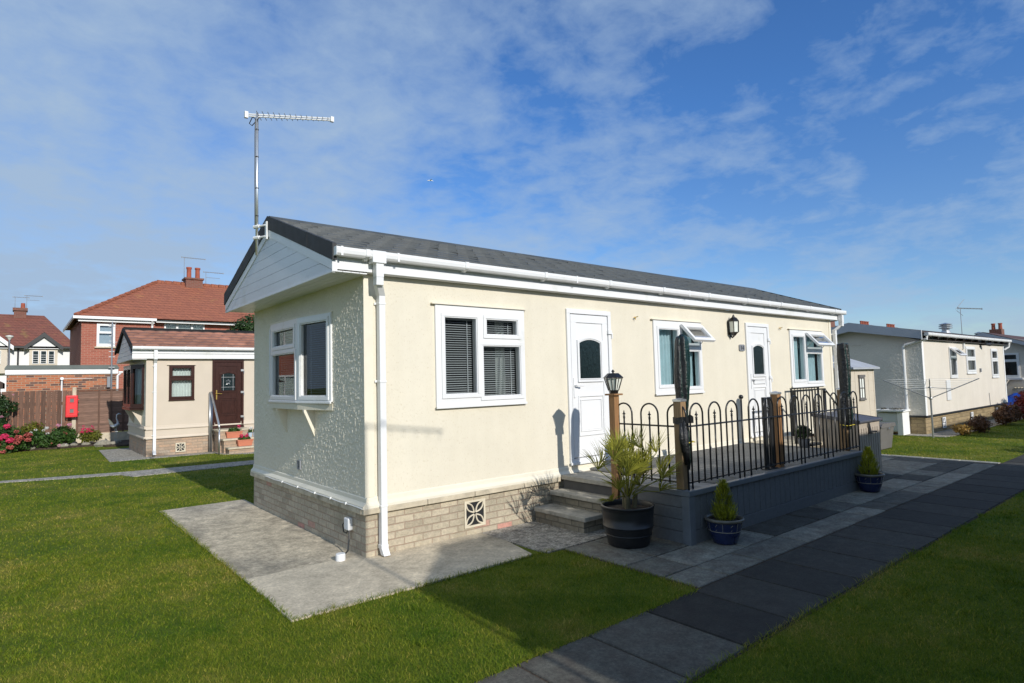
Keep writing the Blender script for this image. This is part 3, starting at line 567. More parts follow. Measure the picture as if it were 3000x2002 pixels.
# verge bands (dark) on both gables
for (xa,xb) in ((XV0-.012,XV0+.03),(XV1-.03,XV1+.012)):
    b=MB()
    for s_ in (1,-1):
        ya=YE-.0 if s_>0 else Wh-YE; 
        nseg=3
        for i in range(nseg):
            f0,f1=i/nseg,(i+1)/nseg; y0=ya+(YR-ya)*f0; y1=ya+(YR-ya)*f1; z0=ZE+(ZR-ZE)*f0; z1=ZE+(ZR-ZE)*f1; o=.002*(i%2)
            b.prism([(y0,z0+.030),(y1,z1+.030),(y1,z1-.135),(y0,z0-.135)],xa-o,xb-o,axis='x')
    b.build('verge',M['verge'],home)
b=MB() # white barge strip under the dark verge
for s_ in (1,-1):
    ya=-.10 if s_>0 else Wh+.10; b.prism([(ya,2.955),(YR,3.667),(YR,3.575),(ya,2.862)],XV0-.004,XV0+.02,axis='x')
b.build('barge_board',M['upvc'],home)
# gable cladding of horizontal boards
b=MB(); z=2.851; zi=0; yb0,yb1=-.095,Wh+.095; zt=3.60; i=0
hgt=(3.60-2.851)/6.3
while z<3.585:
    z2=min(z+hgt,3.595); f0=(z-2.851)/(3.62-2.851); f1=(z2-2.851)/(3.62-2.851)
    h=(yb1-yb0)/2; ya,yc=yb0+h*f0,yb1-h*f0; yd,ye=yb0+h*f1,yb1-h*f1
    b.prism([(ya,z+.003),(yc,z+.003),(ye,z2-.006),(yd,z2-.006)],XV0+.004,XV0+.025,axis='x'); z=z2
b.build('gable_cladding',M['cladding'],home,bevel=.003)
b=MB(); b.add([(XV0+.024,yb0+.02,2.85),(XV0+.024,yb1-.02,2.85),(XV0+.024,YR,3.6)],[(0,1,2)]); b.build('gable_backing',M['verge'],home); b=MB(); b.add([(Lh+.2,yb0+.02,2.85),(Lh+.2,yb1-.02,2.85),(Lh+.2,YR,3.6)],[(0,1,2)]); b.build('gable_backing',M['verge'],home)
b=MB(); b.box(XV0-.004,XV0+.030,-.105,Wh+.105,2.832,2.851); b.build('gable_edging',M['upvc_old'],home)
# soffit (grooved) + fascia
b=MB(); 
for i in range(4): b.box(XV0+.03+i*.087,XV0+.03+i*.087+.083,-.09,Wh+.09,2.846,2.858)
b.box(.0,Lh+.2,-.09,-.0015,2.862,2.872); b.box(.0,Lh+.2,Wh+.0015,Wh+.09,2.862,2.872); b.box(Lh+.0015,Lh+.2,0,Wh,2.862,2.87); b.build('soffit',M['upvc_old'],home)
b=MB(); b.box(XV0+.005,Lh+.2,-.108,-.092,2.866,2.955); b.box(XV0+.005,Lh+.2,-.102,-.092,2.962,3.09); b.box(XV0+.005,Lh+.2,-.106,-.092,2.955,2.962)
b.box(XV0+.005,Lh+.2,Wh+.092,Wh+.105,2.866,3.09); b.box(XV0-.004,XV0+.05,-.116,-.1085,2.84,3.09); b.build('fascia',M['upvc'],home,bevel=.003)
gz=3.0
b=MB(TF); gutter_run(b,TF,XV0+.005,Lh+.33,.212,gz); 
for u in (-.05,1.15,2.35,3.55,4.75,5.95,7.15,8.35,9.55,10.7): bracket(b,u,.212,gz)
for u in (-.32,.29,2.9,5.4,7.9): b.box(u-.012,u+.012,.208,.219,gz-.016,gz+.076); 
b.build('gutter',M['upvc'],home,bevel=.002)
def downpipe(root,T,u,uo,no,zo,zb,m='upvc',wall_n=.055,shoe=True):
    b=MB(T); s_=.034
    def sq(p0,p1,s0=s_):
        (a,n,z),(a2,n2,z2)=p0,p1
        b.add([(a-s0,n-s0,z),(a+s0,n-s0,z),(a+s0,n+s0,z),(a-s0,n+s0,z),(a2-s0,n2-s0,z2),(a2+s0,n2-s0,z2),(a2+s0,n2+s0,z2),(a2-s0,n2+s0,z2)],[(0,3,2,1),(4,5,6,7),(0,1,5,4),(1,2,6,5),(2,3,7,6),(3,0,4,7)])
    sq((uo,no,zo),(uo,no,zo-.16),.042); sq((uo,no,zo-.16),(uo,no-.005,zo-.24),.040); sq((uo,no-.01,zo-.22),(u,wall_n,zo-.33),.036)
    sq((u,wall_n,zo-.31),(u,wall_n,zb+.09)); 
    for z in (zo-.42,(zo+zb)/2+.25,zb+.47): sq((u,wall_n,z),(u,wall_n,z+.02),.039); b.box(u-.055,u+.04,0.002,wall_n-.0365,z,z+.025)
    if shoe: sq((u,wall_n,zb+.10),(u,wall_n,zb+.06),.039); sq((u,wall_n,zb+.07),(u+.0,wall_n+.05,zb),.036)
    o=b.build('downpipe',M[m],root,bevel=.004); return o
b=MB(TF); b.box(.0,.15,.104,.222,gz-.05,gz+.074); b.build('gutter_outlet',M['upvc'],home,bevel=.006)
downpipe(home,TF,.165,.085,.165,gz-.03,.03); downpipe(home,TF,Lh+.06,Lh+.16,.165,gz-.03,.4)
# windows
p1=[(.841+.115,1.42-.02,1.60,2.47),(1.51+.03,2.13-.115,2.285,2.47),(1.51-.025,2.13-.08,1.56,2.155)]
f=window(home,TF,*W1,p1,fill='blind')
curtain_mb(TF,1.86,2.02,1.52,2.5,-.22).build('curtain',M['netcurtain'],f,smooth=True)
p2=[(4.703+.12,5.25,1.61,2.47),(5.42,5.959-.10,1.57,2.13),(5.42,5.959-.10,2.25,2.52)]
def openw(W,um,name):
    a0,a1,z0,z1=W; pl=(a0+.12,um-.05,z0+.13,z1-.13); pr=(um+.06,a1-.09,z0+.09,z0+.66); pt=(um+.06,a1-.09,z0+.78,z1-.075)
    f=window(home,TF,a0,a1,z0,z1,[pl,pr,pt],fill=None)
    curtain_mb(TF,a0+.03,um-.02,z0+.02,z1-.03,-.13).build('curtain',M['curtain'],f,smooth=True)
    curtain_mb(TF,um+.02,a1-.04,z0+.02,z1-.03,-.13).build('curtain',M['curtain'],f,smooth=True)
    # open top casement, hinged at head
    h=z1-.05-(z0+.72); ang=math.radians(42); TT=lambda a,b,c:(a,-(.05+math.sin(ang)*c+math.cos(ang)*b),z1-.055-math.cos(ang)*c+math.sin(ang)*b)
    c=MB(TT); ring(c,um+.0,a1-.03,0.0,h,.058,-.02,.025); c.add([(um+.05,0,.05),(a1-.08,0,.05),(a1-.08,0,h-.05),(um+.05,0,h-.05)],[(0,1,2,3)],1)
    c.build('open_casement',[M['upvc'],M['glassdark']],f)
    s_=MB(); zt=z1-.06-math.cos(ang)*h*.55; yt=-(.05+math.sin(ang)*h*.55)
    for u in (um+.04,a1-.05): s_=MB(); s_.tube([(u,-.02,z0+.76),(u,yt,zt)],.006,6); s_.build('window_stay',M['galv'],f)
    return f
openw(W2,5.36,'w2'); openw(W3,9.62,'w3')
door(home,TF,*D1); door(home,TF,*D2,letter=True)
# bow window on the gable
bw=[(0.0,.79),(-.11,1.53),(-.11,2.50),(0.0,2.88)]
bow=None
for i in range(3):
    (xa,ya),(xb,yb)=bw[i],bw[i+1]; l=math.hypot(xb-xa,yb-ya); ux,uy=(xa-xb)/l,(ya-yb)/l   # u runs right (towards -y)
    T=FR((xb,yb,0),(ux,uy),(uy,-ux) if (uy<0) else (-uy,ux))
    if i==0: P=[(.085,l-.085,1.615,2.47)]
    elif i==1: P=[(.075,l-.07,1.615,2.14),(.11,l-.11,2.245,2.445)]
    else: P=[(.10,l-.10,1.66,2.45)]
    f=window(home,T,0,l,1.55,2.55,P,fill='blind',hood=False)
b=MB(); b.prism([(0.02,.76),(-.02,.78),(-.14,1.52),(-.14,2.51),(-.02,2.90),(.02,2.92)],2.551,2.566,axis='z'); b.build('window_head',M['creamtrim'],home)
b=MB(); b.prism([(0.0,.78),(-.01,.78),(-.14,1.50),(-.14,2.52),(-.01,2.90),(0,2.90)],1.455,1.53,axis='z'); b.build('window_shelf',M['cream'],home)
b=MB(); b.prism([(0.0,.80),(-.105,1.53),(-.105,2.50),(0,2.88)],1.52,1.56,axis='z'); b.build('window_base',M['upvc'],home)
for y in (1.34,2.28):
    b=MB(); b.prism([(0.0,1.454),(-.13,1.454),(-.13,1.43),(-.0,1.13)],y-.022,y+.022); b.build('shelf_bracket',M['creamtrim'],home)
air_brick(home,TF,1.19,1.48,.095,.395)
b=MB(TG); ring(b,-1.86,-1.76,.71,.82,.014,0,.02); [b.box(-1.85,-1.77,0,.015,.725+.02*i,.735+.02*i) for i in range(4)]; b.build('vent_grille',M['grey'],home)
# wall hooks (small plant hangers)
for x in (4.28,8.62):
    b=MB(); b.tube([(x,-.001,2.62),(x,-.04,2.62),(x+.03,-.05,2.63),(x-.03,-.05,2.615)],.007,6); b.tube([(x,-.03,2.62),(x,-.035,2.58)],.006,6); b.build('wall_hook',M['brass'],home)
# cable clipped along the gable ledge
b=MB(); b.tube([(-.05,y,.505+.004*math.sin(y*9)) for y in np.linspace(-.03,3.0,24)],.005,5); [b.box(-.062,-.045,y-.01,y+.01,.497,.52) for y in (.35,.75,1.2,1.75,2.3)]; b.build('cable',M['upvc'],home)
# number plaque with 14
b=MB(TF); b.prism([(7.125,2.175),(7.15,2.158),(7.28,2.158),(7.305,2.175),(7.305,2.255),(7.28,2.272),(7.15,2.272),(7.125,2.255)],.004,.020); pl=b.build('house_number_plaque',M['grey'],home)
b=MB(TF); b.box(7.178,7.190,.020,.024,2.18,2.25); b.box(7.166,7.179,.020,.0235,2.235,2.243); b.box(7.245,7.256,.020,.024,2.18,2.25); b.box(7.213,7.27,.020,.0235,2.198,2.207); b.add([(7.213,.0238,2.203),(7.222,.0238,2.203),(7.252,.0238,2.25),(7.245,.0238,2.25)],[(0,1,2,3)]); b.build('numerals',M['blackm'],pl)

# wall lantern
t=thing('wall_lantern','black half lantern with pale glass fixed to cream wall beside second white door','lamp',(6.86,0,2.5))
b=MB(); b.box(6.80,6.92,-.02,-.001,2.44,2.66); 
b.lathe([(.025,.0),(.05,.03),(.085,.06)],(6.86,-.085,2.415),6,rot=.52,cap=True); b.lathe([(.098,0),(.098,.012),(.06,.06),(.03,.075),(.02,.10),(.004,.125)],(6.86,-.085,2.66),6,rot=.52,cap=True)
for k in range(6):
    a=k*math.pi/3+.52; b.tube([(6.86+.085*math.cos(a),-.085+.085*math.sin(a),2.475),(6.86+.092*math.cos(a),-.085+.092*math.sin(a),2.662)],.008,5)
b.tube([(6.86,-.01,2.42),(6.86,-.05,2.385),(6.86,-.085,2.415)],.014,6); b.build('lantern_frame',M['black'],t)
b=MB(); b.lathe([(.078,.0),(.085,.185)],(6.86,-.085,2.476),6,rot=.52,cap=True); b.build('lantern_glass',M['frost'],t)
# TV aerial on the gable apex
def aerial(root,x,y,z0,z1,boom,ln,mm='alu',el=.15,n=12,r=.017,droop=0,bm='upvc'):
    bx,by=boom; bl=math.hypot(bx,by); bx/=bl; by/=bl
    b=MB(); b.tube([(x,y,z0),(x,y,z1)],r,10); b.build('mast',M[mm],root,smooth=True)
    b=MB(); s0=-.10
    for dz in (.0,-.026): b.tube([(x+bx*s0,y+by*s0,z1+dz-.02),(x+bx*ln,y+by*ln,z1+dz-.02-droop)],.010,6)
    b.box(x+bx*ln-.02,x+bx*ln+.02,y+by*ln-.02,y+by*ln+.02,z1-.065-droop,z1+.0-droop); b.box(x-.13*bx-.02,x-.13*bx+.02,y-.13*by-.02,y-.13*by+.02,z1-.07,z1+.01); b.build('boom',M[bm],root)
    b=MB()
    for i in range(n):
        f=(i+.3)/n; l=el*(1-.62*f); sg=1 if i%2 else -1; px,py=x+bx*ln*f,y+by*ln*f; pz=z1-.033-droop*f
        b.tube([(px-by*l,py+bx*l,pz),(px+by*l,py-bx*l,pz)],.004,5)
    b.build('elements',M['grey'],root); return root
t=thing('tv_aerial','tall silver television aerial clamped to the gable peak of the cream park home','aerial',(-.45,2.0,3.37))
aerial(t,-.46,2.0,3.36,5.17,(.864,-.477),.905,el=.14,n=14,droop=0)
b=MB(); b.tube([(-.46,1.92,5.08),(-.475,2.16,5.06),(-.475,2.28,5.13),(-.46,2.2,5.19),(-.475,2.02,5.1),(-.483,2.01,4.9),(-.48,2.012,3.7)],.006,6)
for z in (4.95,4.6,4.2,3.85): b.lathe([(.020,0),(.020,.012)],(-.46,2.0,z),10)
b.build('cable',M['blackm'],t)
b=MB()
for z in (3.58,3.72): b.tube([(-.46,2.0,z),(-.40,1.86,z)],.012,6); b.tube([(-.48,2.04,z),(-.44,1.96,z)],.024,8)
b.box(-.402,-.385,1.82,1.88,3.54,3.76); b.build('bracket',M['upvc_old'],t)
# socket box and cap on the gable side
t=thing('junction_box','white electrical box on grey brick skirting with black cable to the ground','electrical box',(0,.35,.3))
b=MB(TG); b.box(-.40,-.29,.001,.055,.235,.36); b.build('box_body',M['upvc'],t,bevel=.012)
b=MB(); b.tube([(-.04,.30,.24),(-.05,.28,.15),(-.09,.22,.06),(-.17,.13,.05),(-.2,.11,.06)],.008,6); b.tube([(-.01,.42,.33),(-.04,.46,.27),(-.04,.43,.2),(-.04,.36,.2),(-.04,.33,.24)],.006,6); b.build('cable',M['blackm'],t)
b=MB(); b.lathe([(0,.07),(.042,.07),(.047,.06),(.047,.0)],(-.22,.10,.012),16); tag(b.build('pipe_cap',M['upvc'],base=(-.22,.1,0)),'small white round pipe cap on concrete near the house corner','pipe cap')

# ------------------------------------------------------------------ STEPS
t=thing('garden_steps','three grey slab and brick steps rising to the first white door','steps',(2.2,-.45,0))
b=MB(); b.box(2.215,3.3,-.86,-.045,-.02,.142); b.box(2.50,3.3,-.872,-.044,.143,.30); b.box(2.72,3.3,-.866,-.043,.301,.465); b.build('riser_bricks',M['stepbrick'],t,bevel=.004)
for (x0,x1,z) in ((2.185,2.53,.193),(2.455,2.80,.355)):
    b=MB(); b.box(x0,x1,-.91,-.052,z-.050,z); b.build('tread',M['slabstep'],t,bevel=.008)
b=MB(); b.box(2.66,3.19,-.905,-.052,.468,.522); b.build('tread',M['slabstep'],t,bevel=.008)
# ------------------------------------------------------------------ DECK
DX0,DX1,DY,DZ=2.64,7.09,-1.955,.554
t=thing('deck','raised grey timber deck with boarded sides along the front of the cream home','deck',(4.9,-1,0))
b=MB(); x=3.20
while x<DX1-.02:
    e=min(x+.142,DX1-.03)
    b.box(x+.003,e-.003,-.91 if x<2.9 else DY+.05,-.052,DZ-.028,DZ,0,random.uniform(.8,1.15)); x+=.145
x=2.67
while x<3.18:
    b.box(x+.003,x+.142,DY+.05,-.925,DZ-.028,DZ,0,random.uniform(.8,1.15)); x+=.145
fl=b.build('floor_boards',M['deckfloor'],t)
b=MB(); x=3.2
while x<DX1-.03:   # grooves as thin raised ribs
    for k in range(6): b.box(x+.018+k*.021,x+.026+k*.021,DY+.055,-.055,DZ+.0005,DZ+.003,0,.8)
    x+=.145
b.build('board_ribs',M['deckfloor'],t)
b=MB(); 
x=DX0+.09
while x<DX1-.06:
    e=min(x+.118,DX1-.05); b.box(x+.003,e-.003,DY+.004,DY+.022,.145,.50); x+=.121
b.box(DX0+.09,DX1-.05,DY+.001,DY+.024,.01,.142); b.build('front_boards',M['deckside'],t,bevel=.004)
b=MB(); z=.01
for i in range(4): b.box(DX0+.003,DX0+.022,DY+.09,-1.03,z,z+.118); z+=.1225
b.build('side_boards',M['deckside'],t,bevel=.004); b=MB()
b.box(DX1-.022,DX1-.003,DY+.09,-.06,.01,.5); b.build('side_boards',M['deckside'],t,bevel=.004)
b=MB(); b.box(DX0-.012,DX0+.085,DY-.012,DY+.085,.005,.502); b.build('corner_board',M['decktrim'],t,bevel=.006); b=MB(); b.box(DX1-.06,DX1+.006,DY-.010,DY+.05,.005,.502); b.build('corner_board',M['decktrim'],t,bevel=.006)
b=MB(); b.box(DX0-.02,DX1+.015,DY-.022,DY+.045,.503,DZ+.004); b.box(DX0-.02,DX0+.03,DY+.0455,-1.03,.503,DZ+.003); b.build('edge_trim',M['decktrim'],t,bevel=.005)
b=MB(); b.box(DX0+.05,DX1-.05,DY+.06,-.06,.0,.50); b.build('substructure',M['dark_int'],t)
b=MB(); b.box(3.22,3.78,-1.02,-.74,DZ+.0035,DZ+.007); b.build('cover_panel',M['beige'],t)
# landing by the second door
t=thing('door_landing','low brown paved landing slab in front of the second white door','landing',(7.8,-.5,0))
b=MB(); b.box(7.14,8.6,-.96,-.05,0,.50); b.build('riser_bricks',M['stepbrick'],t); b=MB(); b.box(7.10,8.62,-.985,-.052,.502,.558); b.build('tread',M['coping'],t,bevel=.006)
# ------------------------------------------------------------------ HOOP RAILINGS
def hoop_panel(name,P0,d,us,length,label,rail_ends):
    # P0 origin (x,y), d unit direction, us list of hoop start offsets (width .235)
    t=thing(name,label,'railing',(P0[0],P0[1],DZ),group='black hooped railing panels round the deck')
    T=FR((P0[0],P0[1],0),d,(d[1],-d[0]))
    r=MB(T); r.tube([(rail_ends[0],0,1.208),(rail_ends[1],0,1.208)],.0098,6); r.build('top_rail',M['black'],t)
    r=MB(T); r.tube([(rail_ends[0],0,.625),(rail_ends[1],0,.625)],.0098,6); r.build('bottom_rail',M['black'],t)
    for i,u in enumerate(us):
        w=.232; h=MB(T); z0a=.556 if i==0 else .603; z0b=.556 if i==len(us)-1 else .603
        pts=[(u,0,z0a),(u,0,1.33)]+[(u+w/2-w/2*math.cos(a),0,1.33+w/2*math.sin(a)) for a in np.linspace(.2,math.pi-.2,11)]+[(u+w,0,1.33),(u+w,0,z0b)]
        h.tube(pts,.0098,7); h.build('hoop',M['black'],t,smooth=True)
        s_=MB(T); c=u+w/2; s_.tube([(c,0,.603),(c,0,1.27)],.0098,7)
        s_.lathe([(.009,0),(.016,.006),(.009,.014),(.010,.022),(.016,.028),(.008,.036),(.006,.045),(.018,.055),(.009,.07),(.003,.1),(0,.102)],(0,0,0),8) if False else None
        P=T(c,0,1.27); s2=MB(); s2.lathe([(.009,0),(.015,.008),(.009,.016),(.015,.026),(.008,.034),(.006,.042),(.020,.052),(.009,.066),(.004,.09),(0,.100)],P,8)
        s_.build('spear_bar',M['black'],t,smooth=True); s2.build('spear_head',M['black'],t,smooth=True)
    return t
FYY=-1.90
hoop_panel('hoop_railing',(0,FYY),(1,0),[2.80,3.149,3.497],0,'black hooped railing panel right of the near corner post on the deck front',(2.75,3.83))
hoop_panel('hoop_railing',(0,FYY),(1,0),[3.98,4.325,4.67,5.012],0,'black hooped railing panel between the ball finial bar and the middle of the deck front',(3.83,5.30))
hoop_panel('hoop_railing',(0,FYY),(1,0),[5.340,5.690],0,'short black hooped railing panel in front of the beige storage box',(5.30,6.03))
hoop_panel('hoop_railing',(0,FYY),(1,0),[6.19,6.53,6.87],0,'black hooped railing panel at the far right end of the deck front',(6.03,7.10))
hoop_panel('hoop_railing',(2.70,-1.00),(0,-1),[-.03,.331,.687],0,'black hooped railing panel running from lantern post to near corner post',(0.0,.88))
for x,lb in ((3.83,'black railing bar topped by a ball finial on the deck front'),(6.03,'black railing bar with small ball behind the far blue pot')):
    b=MB(); b.tube([(x,FYY,.556),(x,FYY,1.455)],.0105,8); b.lathe([(0,0),(.018,.004),(.027,.02),(.027,.03),(.018,.046),(0,.052)],(x,FYY,1.455),12); tag(b.build('railing_bar',M['black'],base=(x,FYY,.556),smooth=True),lb,'railing bar')
for i,x in enumerate((4.50,4.64)):
    b=MB(); b.box(x-.030,x+.030,-1.84,-1.80,DZ+.004,1.45); b.box(x-.06,x+.06,-1.86,-1.78,DZ+.004,DZ+.015); tag(b.build('metal_post',M['blackm'],base=(x,-1.82,DZ),bevel=.004),['flat black metal post left of its twin behind the railing','flat black metal post nearest the middle timber post'][i],'post','twin flat black metal posts')
def timber(x,y,z0,z1,label,s_=.047,m='post',cap=True):
    t=thing('timber_post',label,'post',(x,y,z0),'square timber posts on the deck')
    b=MB(); b.box(x-s_,x+s_,y-s_,y+s_,z0,z1-.02); b.build('post_shaft',M[m],t,bevel=.004)
    if cap:
        b=MB(); k=s_+.006; b.box(x-k,x+k,y-k,y+k,z1-.03,z1-.008); b.add([(x-k,y-k,z1-.008),(x+k,y-k,z1-.008),(x+k,y+k,z1-.008),(x-k,y+k,z1-.008),(x,y,z1+.008)],[(0,1,4),(1,2,4),(2,3,4),(3,0,4)]); b.build('post_cap',M['alu'],t)
    return t
timber(2.715,-1.835,DZ+.004,1.503,'square timber post with silver cap at the near deck corner, taped to the parasol',m='postold')
timber(4.80,-1.82,DZ+.004,1.51,'orange timber post with silver cap beside the twin flat metal posts')
timber(7.02,-1.72,DZ+.004,1.50,'timber post mostly hidden behind the far green parasol cover',m='postold')
# lantern post
t=thing('lantern_post','square orange timber post topped by a black lantern beside the steps','lamp post',(2.665,-.972,0))
X,Yp=2.665,-.972
b=MB(); b.box(X-.043,X+.043,Yp-.043,Yp+.043,.013,1.535); b.build('post_shaft',M['post'],t,bevel=.004)
b=MB(); b.box(X-.075,X+.075,Yp-.075,Yp+.075,1.536,1.556); b.build('post_cap',M['post'],t,bevel=.004)
b=MB(); b.lathe([(.05,0),(.055,.02),(.062,.04)],(X,Yp,1.557),6,cap=True); b.lathe([(.118,0),(.120,.006),(.070,.052),(.062,.057)],(X,Yp,1.737),6,cap=True); b.lathe([(.012,0),(.010,.012),(.02,.02),(.016,.03),(.003,.045)],(X,Yp,1.792),10,cap=True)
for k in range(6):
    a=k*math.pi/3; r1,r2=(.060,.106); b.tube([(X+r1*math.cos(a),Yp+r1*math.sin(a),1.595),(X+r2*math.cos(a),Yp+r2*math.sin(a),1.738)],.0065,5); a+=math.pi/6; r1,r2=.050,.090; b.tube([(X+r1*math.cos(a),Yp+r1*math.sin(a),1.595),(X+r2*math.cos(a),Yp+r2*math.sin(a),1.738)],.004,5)
b.build('lantern_frame',M['black'],t)
b=MB(); b.lathe([(.055,0),(.096,.139)],(X,Yp,1.596),6,cap=True); b.build('lantern_glass',M['frost'],t)
# ------------------------------------------------------------------ straight railing by the second door
t=thing('flat_top_railing','black flat topped steel railing beside the second white door','railing',(7.4,-.8,.55))
y=-.80; b=MB(); b.box(7.38,8.60,y-.014,y+.014,1.435,1.457); b.build('top_rail',M['black'],t); b=MB(); b.box(7.42,8.56,y-.01,y+.01,.66,.68); b.build('bottom_rail',M['black'],t)
for x in (7.42,8.56): b=MB(); b.box(x-.022,x+.022,y-.022,y+.022,.559,1.434); b.build('post',M['black'],t)
for i in range(9): 
    x=7.42+1.14*(i+1)/10; b=MB(); b.tube([(x,y,.68),(x,y,1.436)],.007,6); b.build('baluster',M['black'],t)
b=MB(); b.tube([(8.58,y,1.446),(9.2,y,1.05),(9.22,y,.9)],.016,6); b.build('handrail',M['black'],t)
t=thing('flat_top_railing','black steel railing set sideways behind the parasol and storage box','railing',(8.56,-.75,.55))
b=MB(); b.box(8.70,9.9,-.13,-.105,1.435,1.457); b.build('top_rail',M['black'],t)
for i in range(10): b=MB(); x=8.75+i*.12; b.tube([(x,-.118,.3),(x,-.118,1.436)],.007,6); b.build('baluster',M['black'],t)
b=MB(); b.tube([(8.72,-.118,0),(8.72,-.118,1.44)],.016,6); b.tube([(9.88,-.118,0),(9.88,-.118,1.44)],.016,6); b.tube([(8.7,-.118,.32),(9.9,-.118,.32)],.01,6); b.build('frame',M['black'],t)
# ------------------------------------------------------------------ PARASOLS under covers
def cover(name,label,x,y,prof,seed,rope_z,pole_to):
    t=thing(name,label,'parasol',(x,y,DZ),'furled parasols in dark green covers')
    b=MB(); n=40; rows=len(prof)*3; vs=[];fs=[];zs=[]
    for i in range(rows):
        f=i/(rows-1)*(len(prof)-1); k=min(int(f),len(prof)-2); fr=f-k; z=prof[k][0]*(1-fr)+prof[k+1][0]*fr; r=prof[k][1]*(1-fr)+prof[k+1][1]*fr
        for j in range(n):
            a=2*math.pi*j/n; fold=.16*(abs(math.sin(a*2.5+z*1.5+seed))-.6)+.07*math.sin(a*7+z*5+seed)+.10*noise.noise(Vector((math.cos(a)*2.2,math.sin(a)*2.2,z*5+seed)))+.08*noise.noise(Vector((math.cos(a)*7,math.sin(a)*7,z*16+seed)))
            rr=r*(1+fold)*.93; vs.append((x+rr*math.cos(a)+.02*math.sin(z*3+seed),y+rr*math.sin(a),z+.02*math.cos(a*3+seed)*(1 if i in(0,rows-1) else .3)))
    for i in range(rows-1):
        for j in range(n):
            fs.append((i*n+j,i*n+(j+1)%n,(i+1)*n+(j+1)%n,(i+1)*n+j))
    fs.append(tuple((rows-1)*n+j for j in range(n))); b.add(vs,fs)
    me=b.build('cover',[M['tarp'],M['tarpd']],t,smooth=True)
    for p in me.data.polygons:
        if p.normal.x<-.55 and p.normal.y<.75: p.material_index=1
    b=MB(); b.tube([(x,y,DZ+.004),(x,y,pole_to)],.022,10); b.build('pole',M['postold'],t,smooth=True)
    b=MB(); rr=.10; b.tube([(x-.03+rr*1.25*math.cos(a),y-.02+rr*.9*math.sin(a),rope_z+.006*math.sin(3*a)) for a in np.linspace(0,6.283,20)],.0055,6); b.build('rope',M['rope'],t,smooth=True)
    return t
pt=cover('covered_parasol','furled parasol in wrinkled green cover tied to the near corner post',2.90,-1.76,[(.74,.035),(.85,.055),(1.0,.060),(1.12,.062),(1.25,.055),(1.38,.058),(1.5,.072),(1.65,.088),(1.85,.090),(2.04,.086),(2.13,.076),(2.17,.06),(2.18,.02)],.6,1.03,1.0)
b=MB(); TP=[(2.66,-1.893),(2.76,-1.898),(2.90,-1.875),(2.972,-1.80),(2.975,-1.72),(2.92,-1.69),(2.76,-1.775),(2.665,-1.78),(2.655,-1.83)]; k=len(TP)
b.add([(x,y,1.235+.008*(i%2)) for i,(x,y) in enumerate(TP)]+[(x,y,1.315-.006*(i%3)) for i,(x,y) in enumerate(TP)],[(i,(i+1)%k,k+(i+1)%k,k+i) for i in range(k)]); b.build('tape',M['tarpd'],pt)
b=MB(); 
for (xx,z0,z1,rr) in ((2.70,.82,1.27,.04),(2.64,.95,1.25,.025)): b.tube([(xx,-1.895,z1),(xx-.015,-1.905,(z0+z1)/2),(xx+.02,-1.90,z0)],[rr*.6,rr,rr*.8],8)
b.build('loose_plastic',M['tarpd'],pt,smooth=True)
cover('covered_parasol','furled parasol in wrinkled green cover standing at the far end of the deck',6.95,-1.80,[(.90,.06),(1.0,.09),(1.12,.10),(1.28,.085),(1.42,.072),(1.6,.082),(1.8,.085),(2.0,.086),(2.12,.085),(2.17,.08),(2.165,.02)],2.1,.95,1.1)
# ------------------------------------------------------------------ POTS AND PLANTS
# palm in barrel
px,py=2.25,-1.47
t=thing('potted_palm','spiky fan palm in a large black plastic barrel pot below the steps','potted plant',(px,py,0))
b=MB(); b.lathe([(0,.014),(.205,.014),(.215,.03),(.235,.12),(.255,.20),(.258,.205),(.262,.205),(.263,.218),(.258,.22),(.262,.31),(.268,.36),(.270,.40),(.277,.402),(.278,.418),(.262,.42),(.255,.40),(.25,.36)],(px,py,0),48); b.lathe([(.238,.120),(.243,.122),(.243,.132),(.239,.134)],(px,py,0),48); b.build('pot',M['pot_black'],t,smooth=True)
b=MB(); b.lathe([(0,.372),(.12,.378),(.252,.365)],(px,py,0),24); b.build('soil',M['soil'],t)
b=MB(); 
for (dx,dy,h,r) in ((0,0,.22,.035),(.07,-.03,.16,.028),(-.05,-.04,.14,.026),(.03,.06,.17,.026)): b.tube([(px+dx,py+dy,.36),(px+dx*1.3,py+dy*1.3,.36+h)],[r,r*.8],8)
b.build('stem',M['palmstem'],t)
def fan(mb,base,dirv,plen,R,nb=19,spread=150,droop=.18):
    d=Vector(dirv).normalized(); tip=Vector(base)+d*plen+Vector((0,0,-.03*plen)); side=d.cross(Vector((0,0,1))); side=side.normalized() if side.length>.1 else Vector((1,0,0)); up=side.cross(d).normalized()
    side.rotate(Matrix.Rotation(random.uniform(-.5,.5),3,d)); up=side.cross(d).normalized()
    mb.tube([base,tuple((Vector(base)+tip)/2+up*.02),tuple(tip)],[.006,.005,.004],5,tint=.9)
    for i in range(nb):
        a=math.radians(-spread/2+spread*i/(nb-1)+random.uniform(-2,2)); l=R*(1-.25*abs(a)/1.3)*random.uniform(.88,1.08)
        dd=(d*math.cos(a)+side*math.sin(a)+up*(.10+.45*abs(math.sin(a))+random.uniform(-.16,.16))).normalized(); w=dd.cross(up).normalized()*.0074
        p0=tip; p1=tip+dd*l*.45+up*.01; p2=tip+dd*l-Vector((0,0,droop*l*random.uniform(.3,1)))*.5
        mb.add([tuple(p0-w*.3),tuple(p0+w*.3),tuple(p1-w+up*.004),tuple(p1+w+up*.004),tuple(p1),tuple(p2)],[(0,1,3,4,2) if False else (0,1,4),(0,4,2),(1,3,4),(2,4,5),(4,3,5)],0,random.uniform(.65,1.35))
